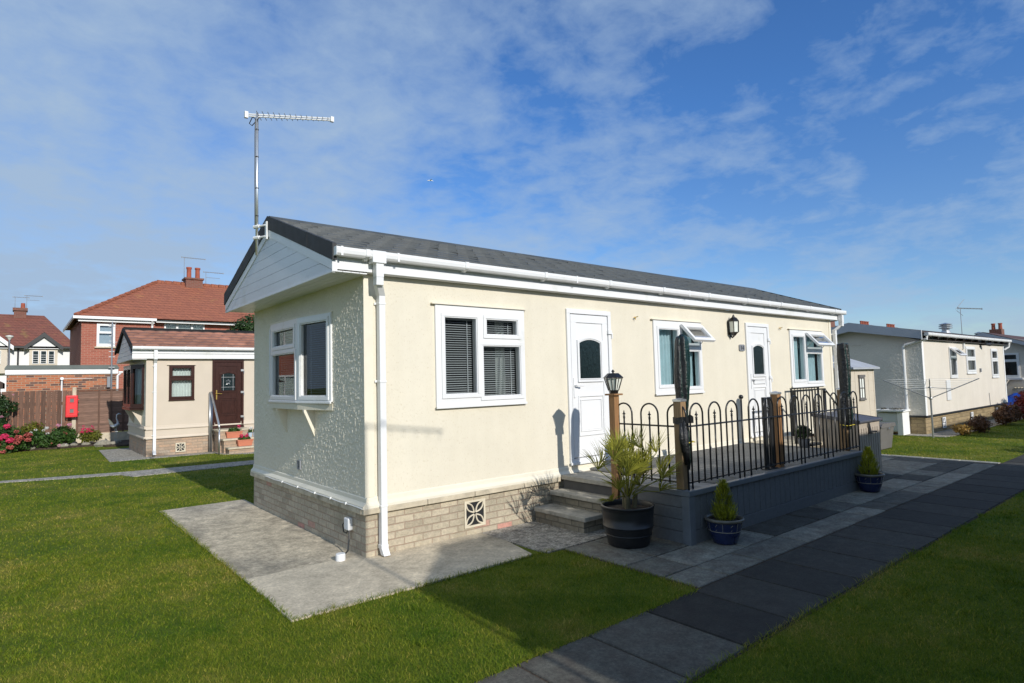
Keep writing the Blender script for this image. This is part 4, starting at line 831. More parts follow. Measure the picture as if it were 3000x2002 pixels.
fans=[((-.55,-.1,1.0),.40,.30),((.05,.3,1.2),.42,.30),((.50,-.45,1.0),.46,.30),((-.9,-.45,.55),.28,.28),((.1,-.5,1.0),.32,.28),((.85,.0,.95),.44,.30),((.95,-.5,.45),.34,.28),((-.35,-.8,.5),.26,.26),((.35,.5,1.1),.44,.28),((-.5,.4,1.0),.38,.28),((.5,-.9,.2),.26,.25),((-.98,-.2,.0),.24,.20),((.95,.25,.5),.32,.28),((-.2,-.2,1.2),.30,.28),((.25,-.25,1.3),.48,.30),((-.85,.2,.8),.38,.30),((-.2,-.6,.9),.28,.26),((.6,.3,1.2),.48,.28),((.7,-.7,.7),.36,.28),((-.6,-.6,.9),.36,.28)]
b=MB()
fans+=[((random.uniform(-.8,.8),random.uniform(-.8,.6),random.uniform(.5,1.3)),random.uniform(.22,.40),random.uniform(.24,.29)) for _ in range(11)]
for i,(d,pl_,R) in enumerate(fans):
    base=(px+d[0]*.05,py+d[1]*.05,.46+.07*random.random()); fan(b,base,d,pl_*1.12,R*1.05)
b.build('fronds',M['palm'],t)
def conifer(x,y,seed,label,h=.45):
    random.seed(seed)
    t=thing('potted_conifer',label,'potted plant',(x,y,0),'blue glazed pots with golden conifers')
    b=MB(); b.lathe([(0,.014),(.118,.014),(.124,.03),(.150,.10),(.170,.18),(.178,.235)],(x,y,0),40); p=b.build('pot',M['pot_blue'],t,smooth=True)
    b=MB(); b.lathe([(.178,.236),(.196,.243),(.200,.255),(.196,.268),(.184,.272),(.172,.262),(.168,.24)],(x,y,0),40); b.build('rim',M['pot_rim'],p,smooth=True)
    b=MB()
    for k in range(14):
        a=k*2*math.pi/14; r=.176; c,s_=math.cos(a),math.sin(a)
        if k%2==0: b.tube([(x+c*.161,y+s_*.161,.145),(x+c*.170,y+s_*.170,.185),(x+c*.179,y+s_*.179,.232)],.0022,4)
        else: b.tube([(x+c*.172,y+s_*.172,.195),(x+math.cos(a+.13)*.178,y+math.sin(a+.13)*.178,.22)],[.001,.004],4); b.tube([(x+c*.163,y+s_*.163,.155),(x+math.cos(a+.1)*.167,y+math.sin(a+.1)*.167,.17)],[.001,.003],4)
    b.lathe([(.160,.139),(.1625,.142),(.162,.147)],(x,y,0),40); b.build('motif',M['motif'],p)
    b=MB(); b.lathe([(0,.235),(.172,.23)],(x,y,0),24); b.build('soil',M['soil'],t)
    b=MB(); b.tube([(x,y,.2),(x,y,.55)],[.012,.004],6); b.build('trunk',M['bark'],t)
    b=MB()
    for _ in range(560):
        f=random.random()**1.25; z=.245+f*h*.86; R=.132*(1-f)**.72*(.45+.55*min(1,f*6+.3)); a=random.uniform(0,6.283); br=random.uniform(.55,1.3)
        d=Vector((math.cos(a)*.55,math.sin(a)*.55,1.0+random.uniform(-.2,.3))).normalized(); rr=R*random.uniform(.25,1)**.5*random.uniform(.8,1.12); l=random.uniform(.05,.10)*(1-.35*f)
        p=Vector((x+rr*math.cos(a),y+rr*math.sin(a),z-.015)); side=d.cross(Vector((math.cos(a),math.sin(a),.2))).normalized()
        for q in range(26):
            u=q/25; pp=p+d*l*u; sg=1 if q%2 else -1; dd=(d+side*sg*random.uniform(.3,.9)+Vector((random.gauss(0,.25),random.gauss(0,.25),0))).normalized(); w=dd.orthogonal().normalized()*.0033; ll=.022*(1-.6*u)*random.uniform(.7,1.3)
            b.add([tuple(pp-w),tuple(pp+w),tuple(pp+dd*ll)],[(0,1,2)],0,br*random.uniform(.8,1.2))
    b.build('foliage',M['conifer'],t); random.seed(seed+1); return t
conifer(2.99,-2.13,11,'golden conifer in blue glazed pot at the near deck corner'); conifer(6.86,-2.10,12,'golden conifer in blue glazed pot at the far deck corner')
# small shrub in grey pot on the deck
t=thing('potted_shrub','small leafy green shrub in grey pot by the flat topped railing','potted plant',(7.0,-1.12,DZ))
b=MB(); b.lathe([(0,.005),(.07,.005),(.09,.13),(.095,.14)],(7.0,-1.12,DZ),20); b.build('pot',M['grey'],t,smooth=True)
b=MB(); b.quadcloud(420,blob_sampler([(7.0,-1.12,DZ+.24,(.13,.13,.11)),(6.93,-1.15,DZ+.30,.07)]),.035); b.build('foliage',M['leafdark'],t)
b=MB(); stemmy(b,(7.0,-1.12,DZ+.12),[(7.0,-1.12,DZ+.3),(6.95,-1.1,DZ+.26),(7.05,-1.15,DZ+.26)]); b.build('stem',M['bark'],t)
t=thing('black_tray','low black tray on the deck beside the small potted shrub','tray',(7.35,-1.1,DZ+.004))
b=MB(); b.box(7.14,7.5,-1.18,-1.06,DZ+.006,DZ+.05); b.build('tray_body',M['blackm'],t,bevel=.01)
# owl ornament
t=thing('owl_ornament','small speckled grey owl statue behind the railing near the first white door','ornament',(3.58,-.32,DZ))
b=MB(); ox,oy=3.58,-.32
b.lathe([(0,.0),(.06,.0),(.075,.04),(.085,.12),(.08,.20),(.062,.25),(.05,.27),(.062,.29),(.068,.33),(.06,.37),(.035,.39),(0,.395)],(ox,oy,DZ+.006),20); b.build('body',M['stone_orn'],t,smooth=True)
b=MB(); 
for s_ in (1,-1): b.lathe([(.02,0),(.012,.02),(0,.04)],(ox+s_*.04,oy,DZ+.375),8); b.tube([(ox+s_*.078,oy-.01,DZ+.22),(ox+s_*.085,oy-.01,DZ+.12),(ox+s_*.06,oy,DZ+.05)],[.018,.024,.008],8)
b.tube([(ox,oy-.06,DZ+.335),(ox,oy-.085,DZ+.315)],[.012,.002],6); b.build('ears_and_wings',M['stone_orn'],t,smooth=True)
# ------------------------------------------------------------------ STORAGE BOX etc.
t=thing('storage_box','tall beige panelled garden storage box with sloping dark lid','storage box',(8.4,-1.2,0))
b=MB(); b.prism([(-1.56,.02),(-.86,.02),(-.86,.985),(-1.56,.885)],7.97,8.86,axis='x')
nb=9
for i in range(nb): b.box(7.995+i*.095,8.06+i*.095,-1.572,-1.56,.10,.80)
for i in range(6): b.box(7.958,7.97,-1.53+i*.108,-1.46+i*.108,.10,.78)
b.box(7.955,7.975,-1.575,-1.53,.02,.88); b.build('body',M['beige'],t,bevel=.006)
b=MB(); b.prism([(-1.60,.888),(-.84,.995),(-.84,1.035),(-1.60,.928)],7.94,8.89,axis='x'); b.build('lid',M['beigelid'],t,bevel=.01)
b=MB(); b.tube([(8.36,-1.585,.88),(8.36,-1.60,.70)],[.014,.03],8); b.tube([(8.36,-1.61,.74),(8.46,-1.66,.735)],.012,8); b.lathe([(0,0),(.035,.004),(.035,.02),(0,.024)],(8.36,-1.60,.70),12); b.build('latch',M['blackm'],t)
t=thing('storage_chest','small taupe plastic chest with tapered sides behind the beige box','storage box',(12.2,-.3,0))
b=MB(); b.add([(11.93,-.48,.01),(12.57,-.48,.01),(12.57,.05,.01),(11.93,.05,.01),(11.85,-.53,.50),(12.64,-.53,.50),(12.64,.1,.50),(11.85,.1,.50)],[(0,1,5,4),(1,2,6,5),(2,3,7,6),(3,0,4,7),(0,3,2,1)]); b.build('body',M['taupe'],t,bevel=.02)
b=MB(); b.prism([(11.83,.505),(12.66,.505),(12.66,.53),(12.60,.575),(11.89,.575),(11.83,.53)],-.55,.12); b.build('lid',M['taupe'],t,bevel=.01)
b=MB(); b.tube([(12.25,-.55,.47),(12.25,-.57,.46)],.02,8); b.build('latch',M['galv'],t)
t=thing('garden_shed','pale cream plastic shed with small grey shuttered window and grey hipped roof','shed',(13.8,1.0,0))
T=FR((0,.5,0),(1,0),(0,-1)); b=MB(T); b.box(13.05,14.50,-1.2,0,0,1.84)
for z in np.arange(.2,1.8,.26): b.box(13.06,14.49,0,.004,z,min(z+.25,1.79))
b.box(14.12,14.2,.004,.010,0,1.84); b.box(13.3,13.36,.004,.010,0,1.84); b.box(14.44,14.505,.003,.012,0,1.84); b.build('walls',M['beige_shed'],t,bevel=.003)
b=MB(T); b.add([(12.95,.12,1.845),(14.62,.12,1.845),(14.62,-1.32,1.845),(12.95,-1.32,1.845),(13.55,-.6,2.17),(14.0,-.6,2.17)],[(0,1,5,4),(1,2,5),(2,3,4,5),(3,0,4),(0,3,2,1)]); b.box(12.95,14.62,-1.32,.12,1.80,1.843); b.build('roof',M['shedroof'],t)
b=MB(T); ring(b,13.50,13.83,1.06,1.60,.03,.010,.035); b.box(13.655,13.672,.010,.03,1.09,1.57); b.box(13.53,13.80,.010,.03,1.32,1.34); b.box(13.48,13.85,.010,.045,1.60,1.66); b.box(13.48,13.85,.010,.045,1.02,1.06); f=b.build('window',M['taupe'],t)
b=MB(T); b.box(13.52,13.81,.008,.013,1.08,1.58); b.build('pane',M['netcurtain'],f)

# ------------------------------------------------------------------ generic park home (others)
def simple_gable_home(root,x0,x1,y0,y1,zs,ze,zr,ohx,ohy,wallm,skm,roofm,fm,front_holes=(),gable_holes=(),roof_thick=.0,rows=0):
    ym=(y0+y1)/2; T=FR((0,y0,0),(1,0),(0,-1)); TGx=FR((x0,0,0),(0,-1),(-1,0))
    w=MB(T); wall_holes(w,x0,x1,zs,ze,list(front_holes)); w.T=lambda a,b,c:(a,b,c); relief_wall('gable_wall',TGx,-y1,-y0,zs,ze,list(gable_holes),M['cream_plain'] if x0<5 else M['offwhite_plain'],root,step=.010,amp=.0045,seed=9)
    w.add([(x1,y0,zs),(x1,y1,zs),(x1,y1,ze),(x1,y0,ze)],[(0,1,2,3)]); w.add([(x0,y1,zs),(x1,y1,zs),(x1,y1,ze),(x0,y1,ze)],[(3,2,1,0)])
    w.build('wall',wallm,root)
    b=MB(); b.box(x0+.02,x1-.02,y0+.02,y1-.02,-.05,zs-.005); b.build('skirting',skm,root)
    b=MB(); b.box(x0+.15,x1-.15,y0+.35,y1-.15,zs,zs+.05); b.box(x0+.1,x1-.1,y0+.1,y1-.1,ze-.06,ze-.04); b.build('interior',M['dark_int'],root)
    return ym,T,TGx
# ---- left home
lx0,lx1,ly0,ly1=-.16,9.0,12.31,15.36
lh=thing('park_home','small peach cream park home with brown tiled roof and rosewood door','park home',(lx0,ly0,0))
LW=(.355,.958,1.44,2.355); LD=(1.40,2.215,.64,2.50)
ym,TL,TLG=simple_gable_home(lh,lx0,lx1,ly0,ly1,.455,2.54,3.38,.33,.12,M['render_l'],M['leftskirt'],M['lefttile'],None,[LW,LD],[(-14.5,-12.75,1.25,2.38)])
window(lh,TL,*LW,[(.355+.075,.958-.075,2.07,2.28),(.355+.06,.958-.06,1.52,1.955)],m='brownupvc',fill='curtain',fillmat='netcurtain')
door(lh,TL,*LD,m='brownupvc',hm='brass',leaded=True)
# bay on left gable
for i,((xa,ya),(xb,yb)) in enumerate([((-.16,12.62),(-.40,12.95)),((-.40,12.95),(-.40,14.35)),((-.40,14.35),(-.16,14.68))]):
    l=math.hypot(xb-xa,yb-ya); ux,uy=(xa-xb)/l,(ya-yb)/l; T=FR((xb,yb,0),(ux,uy),(uy,-ux))
    P=[(.06,l-.06,1.36,2.28)] if i!=1 else [(.06,l/2-.03,1.36,2.28),(l/2+.03,l-.06,1.36,2.28)]
    window(lh,T,0,l,1.27,2.37,P,m='brownupvc',fill='curtain',fillmat='netcurtain',hood=False,sash=False)
b=MB(); b.prism([(-.16,12.58),(-.44,12.92),(-.44,14.38),(-.16,14.72)],1.20,1.245,axis='z'); b.prism([(-.16,12.58),(-.43,12.93),(-.43,14.37),(-.16,14.72)],2.371,2.39,axis='z'); b.build('window_shelf',M['brownupvc'],lh)
for y in (12.95,14.3): b=MB(); b.prism([(lx0,1.199),(-.40,1.199),(lx0-.01,.80)],y-.02,y+.02); b.build('shelf_bracket',M['render_l'],lh)
b=MB(); flare(b,TL,lx0-.04,lx1,.455,.50,.03); flare(b,TL,lx0-.03,lx1,.69,.79,.03); flare(b,TLG,-ly1,-ly0+.03,.69,.79,.03); flare(b,TLG,-ly1,-ly0+.03,.455,.50,.03); b.box(-15.36,-12.31,.001,.01,.5,.7) ; b.build('base_trim',M['render_l'],lh)
b=MB(TL); b.box(lx0-.006,lx0+.12,.001,.012,.79,2.5); b.build('corner_trim',M['render_l'],lh)
LX=-.50; le=(12.19,2.83); lr=(13.835,3.385)
b=MB(); tiled_slope(b,LX,lx1,le[0],le[1],lr[0],lr[1],6,.30,th=.045,wave=.02,lo=.8,hi=1.25); tiled_slope(b,LX,lx1,2*lr[0]-le[0],le[1],lr[0],lr[1],5,.30,th=.028,wave=.016)
b.add([(LX,le[0]+.02,le[1]-.02),(lx1,le[0]+.02,le[1]-.02),(lx1,lr[0],lr[1]-.02),(LX,lr[0],lr[1]-.02),(LX,2*lr[0]-le[0],le[1]-.02),(lx1,2*lr[0]-le[0],le[1]-.02)],[(0,1,2,3),(3,2,5,4)],0,.5); b.build('roof',M['lefttile'],lh)
b=MB(); b.tube([(LX,lr[0],lr[1]+.01),(lx1,lr[0],lr[1]+.01)],.07,10); b.build('ridge_tiles',M['lefttile'],lh)
b=MB()
for s_ in (0,1):
    ya=le[0] if s_==0 else 2*lr[0]-le[0]; b.prism([(ya,le[1]+.05),(lr[0],lr[1]+.05),(lr[0],lr[1]-.06),(ya,le[1]-.06)],LX-.03,LX+.01,axis='x')
b.build('verge',M['lefttile'],lh)
b=MB(); z=2.52
while z<3.28:
    f0=(z-2.52)/.80; h=1.60; b.prism([(12.235+h*f0,z+.004),(15.435-h*f0,z+.004),(15.435-h*min(1,f0+.15),z+.115),(12.235+h*min(1,f0+.15),z+.115)],LX+.02,LX+.045,axis='x'); z+=.12
b.build('gable_cladding',M['cladding'],lh)
b=MB(); b.box(LX+.02,lx0-.002,12.22,15.45,2.505,2.52); b.box(lx0,lx1,12.215,12.305,2.53,2.54); b.build('soffit',M['upvc_old'],lh)
b=MB(); b.box(LX+.01,lx1,12.200,12.214,2.525,2.645); b.box(LX+.01,lx1,12.195,12.21,2.66,2.715); b.box(LX+.01,lx1,12.208,12.22,2.65,2.84); b.build('fascia',M['upvc'],lh)
b=MB(TL); gutter_run(b,TL,LX+.01,lx1,.235,2.765)
for u in np.arange(-.3,9,1.0): bracket(b,u,.235,2.765)
b.build('gutter',M['upvc'],lh)
downpipe(lh,TL,.03,.02,.18,2.74,.06,wall_n=.06)
air_brick(lh,TL,.525,.76,.07,.31)
b=MB(TL); b.T=TL; b.build('x',M['upvc']) if False else None
# steps and handrail at left home
t=thing('garden_steps','three worn brick and slab steps up to the rosewood door','steps',(1.8,12.0,0))
b=MB(); b.box(1.44,2.24,11.72,12.25,0,.56); b.box(1.50,2.40,11.45,11.719,0,.33); b.box(1.56,2.50,11.18,11.449,0,.12); b.build('riser_bricks',M['leftskirt'],t)
for (x0,x1,y0,y1,z) in ((1.41,2.25,11.70,12.27,.565),(1.47,2.42,11.42,11.73,.335),(1.53,2.54,11.14,11.46,.125)): b=MB(); b.box(x0,x1,y0,y1,z,z+.045); b.build('tread',M['coping'],t,bevel=.006)
t=thing('handrail','galvanised steel handrail beside the steps of the rosewood door','handrail',(1.33,12.0,0))
b=MB(); b.tube([(1.33,12.22,0),(1.33,12.22,1.60)],.024,10); b.tube([(1.37,12.19,0),(1.37,12.19,1.5)],.02,8); b.tube([(1.36,11.35,0),(1.36,11.35,.68)],.022,10); b.build('post',M['galv'],t,smooth=True)
b=MB(); b.tube([(1.33,12.24,1.60),(1.345,12.16,1.62),(1.36,11.4,.78),(1.36,11.34,.66)],.026,10); b.build('rail',M['galv'],t,smooth=True)
def trough(x0,x1,y0,y1,z,label,fl,m='terracotta',grp='terracotta flower troughs on the steps'):
    t=thing('flower_trough',label,'flower trough',((x0+x1)/2,(y0+y1)/2,z),grp)
    b=MB(); d=.025; b.add([(x0+d,y0+d,z+.004),(x1-d,y0+d,z+.004),(x1-d,y1-d,z+.004),(x0+d,y1-d,z+.004),(x0,y0,z+.15),(x1,y0,z+.15),(x1,y1,z+.15),(x0,y1,z+.15)],[(0,1,5,4),(1,2,6,5),(2,3,7,6),(3,0,4,7),(0,3,2,1),(4,5,6,7)]); b.box(x0-.01,x1+.01,y0-.01,y1+.01,z+.15,z+.17); b.build('trough',M[m],t)
    b=MB(); c=blob_sampler([((x0+x1)/2,(y0+y1)/2,z+.20,((x1-x0)/2,.10,.08))],.1); b.quadcloud(260,c,.045); b.build('foliage',M['leaf'],t)
    b=MB()
    for (fx,fz,r,n) in fl: b.quadcloud(n,blob_sampler([(fx,(y0+y1)/2-.05,z+fz,r)],.3),.03)
    b.build('flowers',M['pink'],t)
trough(1.60,2.0,11.6,11.78,.38,'terracotta trough of leafy plants on the upper step by the rosewood door',[(1.92,.30,.05,30)])
trough(1.80,2.18,11.28,11.45,.172,'terracotta trough with pink flowers on the lowest brick step',[(1.9,.27,.06,50),(2.02,.26,.07,60)])
for i,x in enumerate((2.20,2.32)):
    t=thing('small_flower_pot',['pale blue flower pot with white flowers beside its twin on the steps','pale blue flower pot with pink flowers at the right on the steps'][i],'flower pot',(x,11.6,.38),'pale blue flower pots on the steps')
    b=MB(); b.lathe([(0,.004),(.042,.004),(.055,.12),(.058,.12)],(x,11.6,.38),14); b.build('pot',M['paleblue'],t)
    b=MB(); b.quadcloud(90,blob_sampler([(x,11.6,.54,.06)],.2),.035); b.build('foliage',M['leaf'],t); b=MB(); b.quadcloud(60,blob_sampler([(x+.01,11.57,.61,.045)],.3),.03); b.build('flowers',M['whitefl' if i==0 else 'pink'],t)

# ---- back fence, cabinet, ornament, bed
FB=18.55
t=thing('paling_fence','brown vertical paling fence behind the flower bed','fence',(-2.2,FB,0))
b=MB(); x=-5.0; i=0
while x<-1.36:
    b.box(x+.004,x+.128,FB-.02-.018*(i%2),FB-.002-.018*(i%2),.05,1.76+random.uniform(-.02,.02),0,random.uniform(.7,1.35)); x+=.136; i+=1
b.build('pale',M['fencewood'],t); b=MB(); b.box(-5,-1.34,FB,FB+.04,.4,.5,0,.8); b.box(-5,-1.34,FB,FB+.04,1.3,1.4,0,.8); b.build('rail',M['fencewood'],t)
t=thing('lap_fence_panel','brown horizontal lap fence panel on a concrete gravel board','fence',(-.2,FB,0))
b=MB()
for (xa,xb) in ((-1.22,.62),(.72,2.55)):
    z=.36
    while z<1.70: b.add([(xa,FB-.03,z),(xb,FB-.03,z+random.uniform(-.006,.006)),(xb,FB-.012,z+.095),(xa,FB-.012,z+.095),(xa,FB-.012,z),(xb,FB-.012,z)],[(0,1,2,3),(0,4,5,1)],0,random.uniform(.75,1.3)); z+=.075
b.build('lap_boards',M['weave'],t)
b=MB()
for x in (-1.2,-.62,-.28,.06,.60): b.box(x-.025,x+.025,FB-.055,FB-.031,.34,1.74,0,.9)
b.box(-1.22,.62,FB-.06,FB+.0,1.74,1.78,0,.8); b.build('batten',M['fencewood'],t)
b=MB(); b.box(-1.22,.62,FB-.03,FB+.02,.0,.335); b.box(.72,2.55,FB-.03,FB+.02,0,.335); b.build('gravel_board',M['coping'],t)
for i,x in enumerate((-1.29,.67)):
    b=MB(); b.box(x-.055,x+.055,FB-.10,FB+.0,.0,1.86); tag(b.build('concrete_post',M['coping'],base=(x,FB,0),bevel=.02),['grey concrete fence post carrying the red cabinet','grey concrete fence post behind the small park home'][i],'post')
t=thing('fire_equipment_cabinet','bright red plastic cabinet with two small windows on a concrete post','cabinet',(-1.34,FB-.2,1.25))
cx0,cx1,cy=-1.525,-1.205,FB-.32
b=MB(); b.box(cx0,cx1,cy,cy+.21,.90,1.60); b.build('cabinet_body',M['redplastic'],t,bevel=.03)
b=MB(); ring(b,cx0+.03,cx1-.03,.96,1.56,.018,cy-.014,cy-.0005); 
for (za,zb) in ((1.38,1.50),(1.05,1.17)): ring(b,-1.43,-1.30,za-.015,zb+.015,.014,cy-.022,cy-.015)
b.box(cx1-.0,cx1+.03,cy+.05,cy+.08,1.45,1.48); b.box(cx1,cx1+.03,cy+.05,cy+.08,1.05,1.08); b.build('door',M['redplastic'],t)
for (za,zb) in ((1.38,1.50),(1.05,1.17)): b=MB(); b.box(-1.415,-1.315,cy-.006,cy-.002,za,zb); b.build('window',M['taupe'],t)
# crane bird ornament
t=thing('crane_ornament','pale metal long necked bird ornament in the shade beside the small home','ornament',(-.32,17.3,0))
b=MB(); bx,by=-.30,17.2
b.tube([(bx-.14,by,.62),(bx-.05,by,.58),(bx+.03,by,.60),(bx+.08,by,.66),(bx+.06,by,.74),(bx+.03,by,.84),(bx+.04,by,.95),(bx+.09,by,.98),(bx+.17,by,.96)],[.01,.06,.075,.045,.026,.02,.02,.024,.004],10); b.build('body',M['galv'],t,smooth=True)
b=MB(); b.tube([(bx,by,.56),(bx,by,0)],.008,6); b.tube([(bx+.03,by-.04,.56),(bx+.03,by-.04,0)],.008,6); b.build('leg',M['galv'],t)
b=MB(); b.add([(bx-.02,by-.06,.62),(bx-.12,by-.10,.78),(bx-.20,by-.1,.86),(bx-.16,by-.06,.66)],[(0,1,2,3)]); b.build('wing',M['galv'],t)
# rocks
rk=[(-1.60,17.42,.12,'pale flat rock at the lawn edge below the red cabinet'),(-1.33,17.55,.09,'small tan rock beside the concrete post foot'),(-1.03,17.5,.10,'square pale rock under the pink flowers'),(-.62,17.0,.20,'largest grey boulder at the end of the flower bed'),(-.36,17.0,.12,'low mossy rock next to the largest boulder'),(-2.35,17.42,.08,'small pale rock in the bed left of the green bush'),(-.2,17.6,.1,'shaded rock under the bird ornament')]
for (x,y,r,lb) in rk:
    b=MB(); vs=[];n=10
    b.lathe([(0,-.6*r),(r*.7,-.4*r),(r,0),(r*.8,.45*r),(r*.4,.62*r),(0,.66*r)],(0,0,0),n)
    b.v=[(x+p[0]*(1+.35*noise.noise(Vector(p)*6+Vector((x*5,y,0))))*1.25,y+p[1]*(1+.3*noise.noise(Vector(p)*7+Vector((x,y,3))))*.8,.07+p[2]*(1+.4*noise.noise(Vector(p)*5+Vector((x,y,9))))) for p in b.v]
    tag(b.build('rock',M['rock'],base=(x,y,0)),lb,'rock','rocks edging the flower bed')
def plant(name,label,blobs,n,size,leafm,flowers=(),cat='shrub',grp=None,base=None,stem=True,shell=.35,asp=1.6):
    bx,by=(base or (blobs[0][0],blobs[0][1])); t=thing(name,label,cat,(bx,by,0),grp)
    b=MB(); b.quadcloud(n,blob_sampler(blobs,shell),size,asp=asp); b.build('foliage',M[leafm],t)
    if stem:
        b=MB(); stemmy(b,(bx,by,0.0),[(q[0],q[1],q[2]) for q in blobs]+[(bx+.05,by,blobs[0][2])],.012); b.build('stem',M['bark'],t)
    mm={}
    for (x,y,z,r,k,m) in flowers: mm.setdefault(m,[]).append((x,y,z,r,k))
    for m,l in mm.items():
        b=MB()
        for (x,y,z,r,k) in l: b.quadcloud(k,blob_sampler([(x,y,z,(r,r,r*.7))],.75),max(.022,r*.5),asp=1.1,shade=(.75,1.2))
        b.build('flowers',M[m],t)
    return t
random.seed(21)
plant('hydrangea','large hydrangea with deep pink and dusky flower heads at the left edge',[(-2.95,17.35,.45,(.45,.35,.42)),(-2.55,17.3,.30,(.35,.3,.28)),(-3.2,17.2,.35,.4),(-2.95,17.1,.18,(.4,.2,.2))],2300,.075,'leaf',
  [(-2.93,16.95,.78,.09,90,'pink'),(-2.98,16.92,.50,.11,120,'pink'),(-3.08,16.9,.42,.08,80,'pink'),(-2.85,16.9,.38,.10,110,'pink'),(-2.72,16.98,.62,.07,60,'rose'),(-2.65,16.95,.42,.12,110,'rose'),(-2.45,16.97,.50,.11,110,'rose'),(-2.7,16.9,.30,.09,80,'rose'),(-2.85,16.85,.18,.09,70,'rose'),(-3.1,16.85,.27,.06,40,'rose'),(-2.45,16.95,.36,.09,70,'rose'),(-3.0,16.9,.06,.08,40,'rose')],'hydrangea')
plant('fuchsia','rounded green bush with white flowers left of the concrete post',[(-2.0,17.45,.28,(.38,.3,.26)),(-1.75,17.5,.35,(.3,.28,.3)),(-2.25,17.6,.40,(.25,.22,.25))],2000,.05,'leaf',[(-2.28,17.2,.62,.05,30,'whitefl'),(-2.02,17.2,.66,.06,50,'whitefl'),(-2.1,17.18,.60,.05,30,'whitefl'),(-2.0,17.18,.50,.05,40,'whitefl'),(-2.38,17.2,.55,.05,30,'whitefl'),(-1.72,17.1,.12,.06,40,'palepink'),(-1.9,17.1,.2,.03,14,'rose'),(-1.55,17.12,.14,.03,14,'whitefl')],'bush')
plant('hydrangea','pale pink flowered hydrangea just left of the red cabinet post',[(-1.62,17.85,.42,(.28,.2,.28)),(-1.42,17.9,.35,(.22,.2,.26))],1100,.065,'leaf',[(-1.72,17.62,.70,.07,70,'palepink'),(-1.45,17.62,.70,.07,70,'palepink'),(-1.57,17.6,.45,.07,60,'rose'),(-1.66,17.6,.38,.06,40,'rose'),(-1.55,17.62,.74,.05,20,'rose')],'hydrangea')
plant('geranium','bright pink flowering bush right of the concrete post',[(-1.0,17.55,.32,(.26,.22,.24)),(-.78,17.5,.30,(.2,.2,.2))],1000,.05,'leafyel',[(-1.05+random.uniform(-.14,.22),17.28,.52+random.uniform(-.12,.16),.045,30,'pink') for _ in range(18)],'bush')
plant('spindly_shrub','loose yellow green shrub in front of the paling fence',[(-2.3,18.1,.62,(.35,.2,.25)),(-2.55,18.1,.5,.25)],650,.05,'leafyel',[(-2.2,17.95,.75,.04,20,'rose')],'bush')
plant('climbing_rose','dark climbing rose against the fence at the left edge of the picture',[(-3.05,18.2,1.35,(.22,.18,.42)),(-3.1,18.2,.8,(.2,.18,.35)),(-2.8,18.2,1.3,(.12,.1,.2))],1000,.06,'leafdark',[(-2.82,18.0,1.68,.03,20,'palepink'),(-3.07,18.0,1.03,.05,30,'palepink')],'rose bush')
# ---- garage
t=thing('brick_garage','flat roofed rustic brick garage with white fascia and grey felt edge','garage',(-1.4,22,0))
b=MB(); b.box(-3.03,.22,22,26,0,2.37); b.build('wall',M['garbrick'],t)
b=MB(); b.box(-3.07,.27,21.95,21.999,2.37,2.55); b.box(.221,.27,22,26,2.37,2.55); b.build('fascia',M['whitepaint'],t)
b=MB(); b.box(-3.09,.30,21.92,26.1,2.552,2.60); b.prism([(-3.09,2.60),(.30,2.60),(.24,2.70),(-3.03,2.70)],21.95,26.0); b.build('roof',M['feltgrey'],t)
b=MB(); b.box(.28,.42,21.9,22.0,2.40,2.46); b.tube([(.36,21.95,2.4),(.25,21.95,2.28),(.25,21.95,0)],.04,8); b.build('downpipe',M['whitepaint'],t)
t=thing('flue_pipe','thin white vent pipe standing against the brick garage','vent pipe',(-1.48,21.6,0))
b=MB(); b.tube([(-1.48,21.7,0),(-1.48,21.7,2.16)],.028,8); b.tube([(-1.48,21.9,2.2),(-1.48,21.62,2.2)],.055,10); b.tube([(-1.48,21.8,2.2),(-.55,21.9,2.2)],.008,5); b.build('pipe',M['whitepaint'],t)
t=thing('utility_mast','grey metal aerial mast with clamps at the garage corner','mast',(.05,21.8,0))
b=MB(); b.tube([(.04,21.8,1.2),(.04,21.8,4.35)],.03,8); b.build('mast',M['galv'],t); b=MB()
for z in (2.6,3.0,3.2,3.4,3.6,3.8): b.box(-.06,.14,21.78,21.82,z,z+.02)
for (z,r) in ((3.5,.16),(4.2,.12)): b.tube([(.04-r,21.8,z+.05),(.04+r,21.8,z-.05)],.01,5); b.tube([(.04-r,21.8,z-.06),(.04+r,21.8,z+.08)],.01,5)
b.build('clamp',M['galv'],t); b=MB(); b.box(-.10,.0,21.74,21.86,1.85,2.25); b.build('box',M['grey'],t)
# dark outbuilding at the left edge
t=thing('outbuilding','dark pitched outbuilding at the far left edge behind the fence','outbuilding',(-4.5,22,0))
b=MB(); b.box(-6.5,-3.25,22,26,0,1.9); b.build('wall',M['dark_int'],t); b=MB(); b.prism([(-6.8,1.9),(-3.12,1.9),(-3.12,2.1),(-4.9,3.1)],21.9,26); b.build('roof',M['felt'],t)
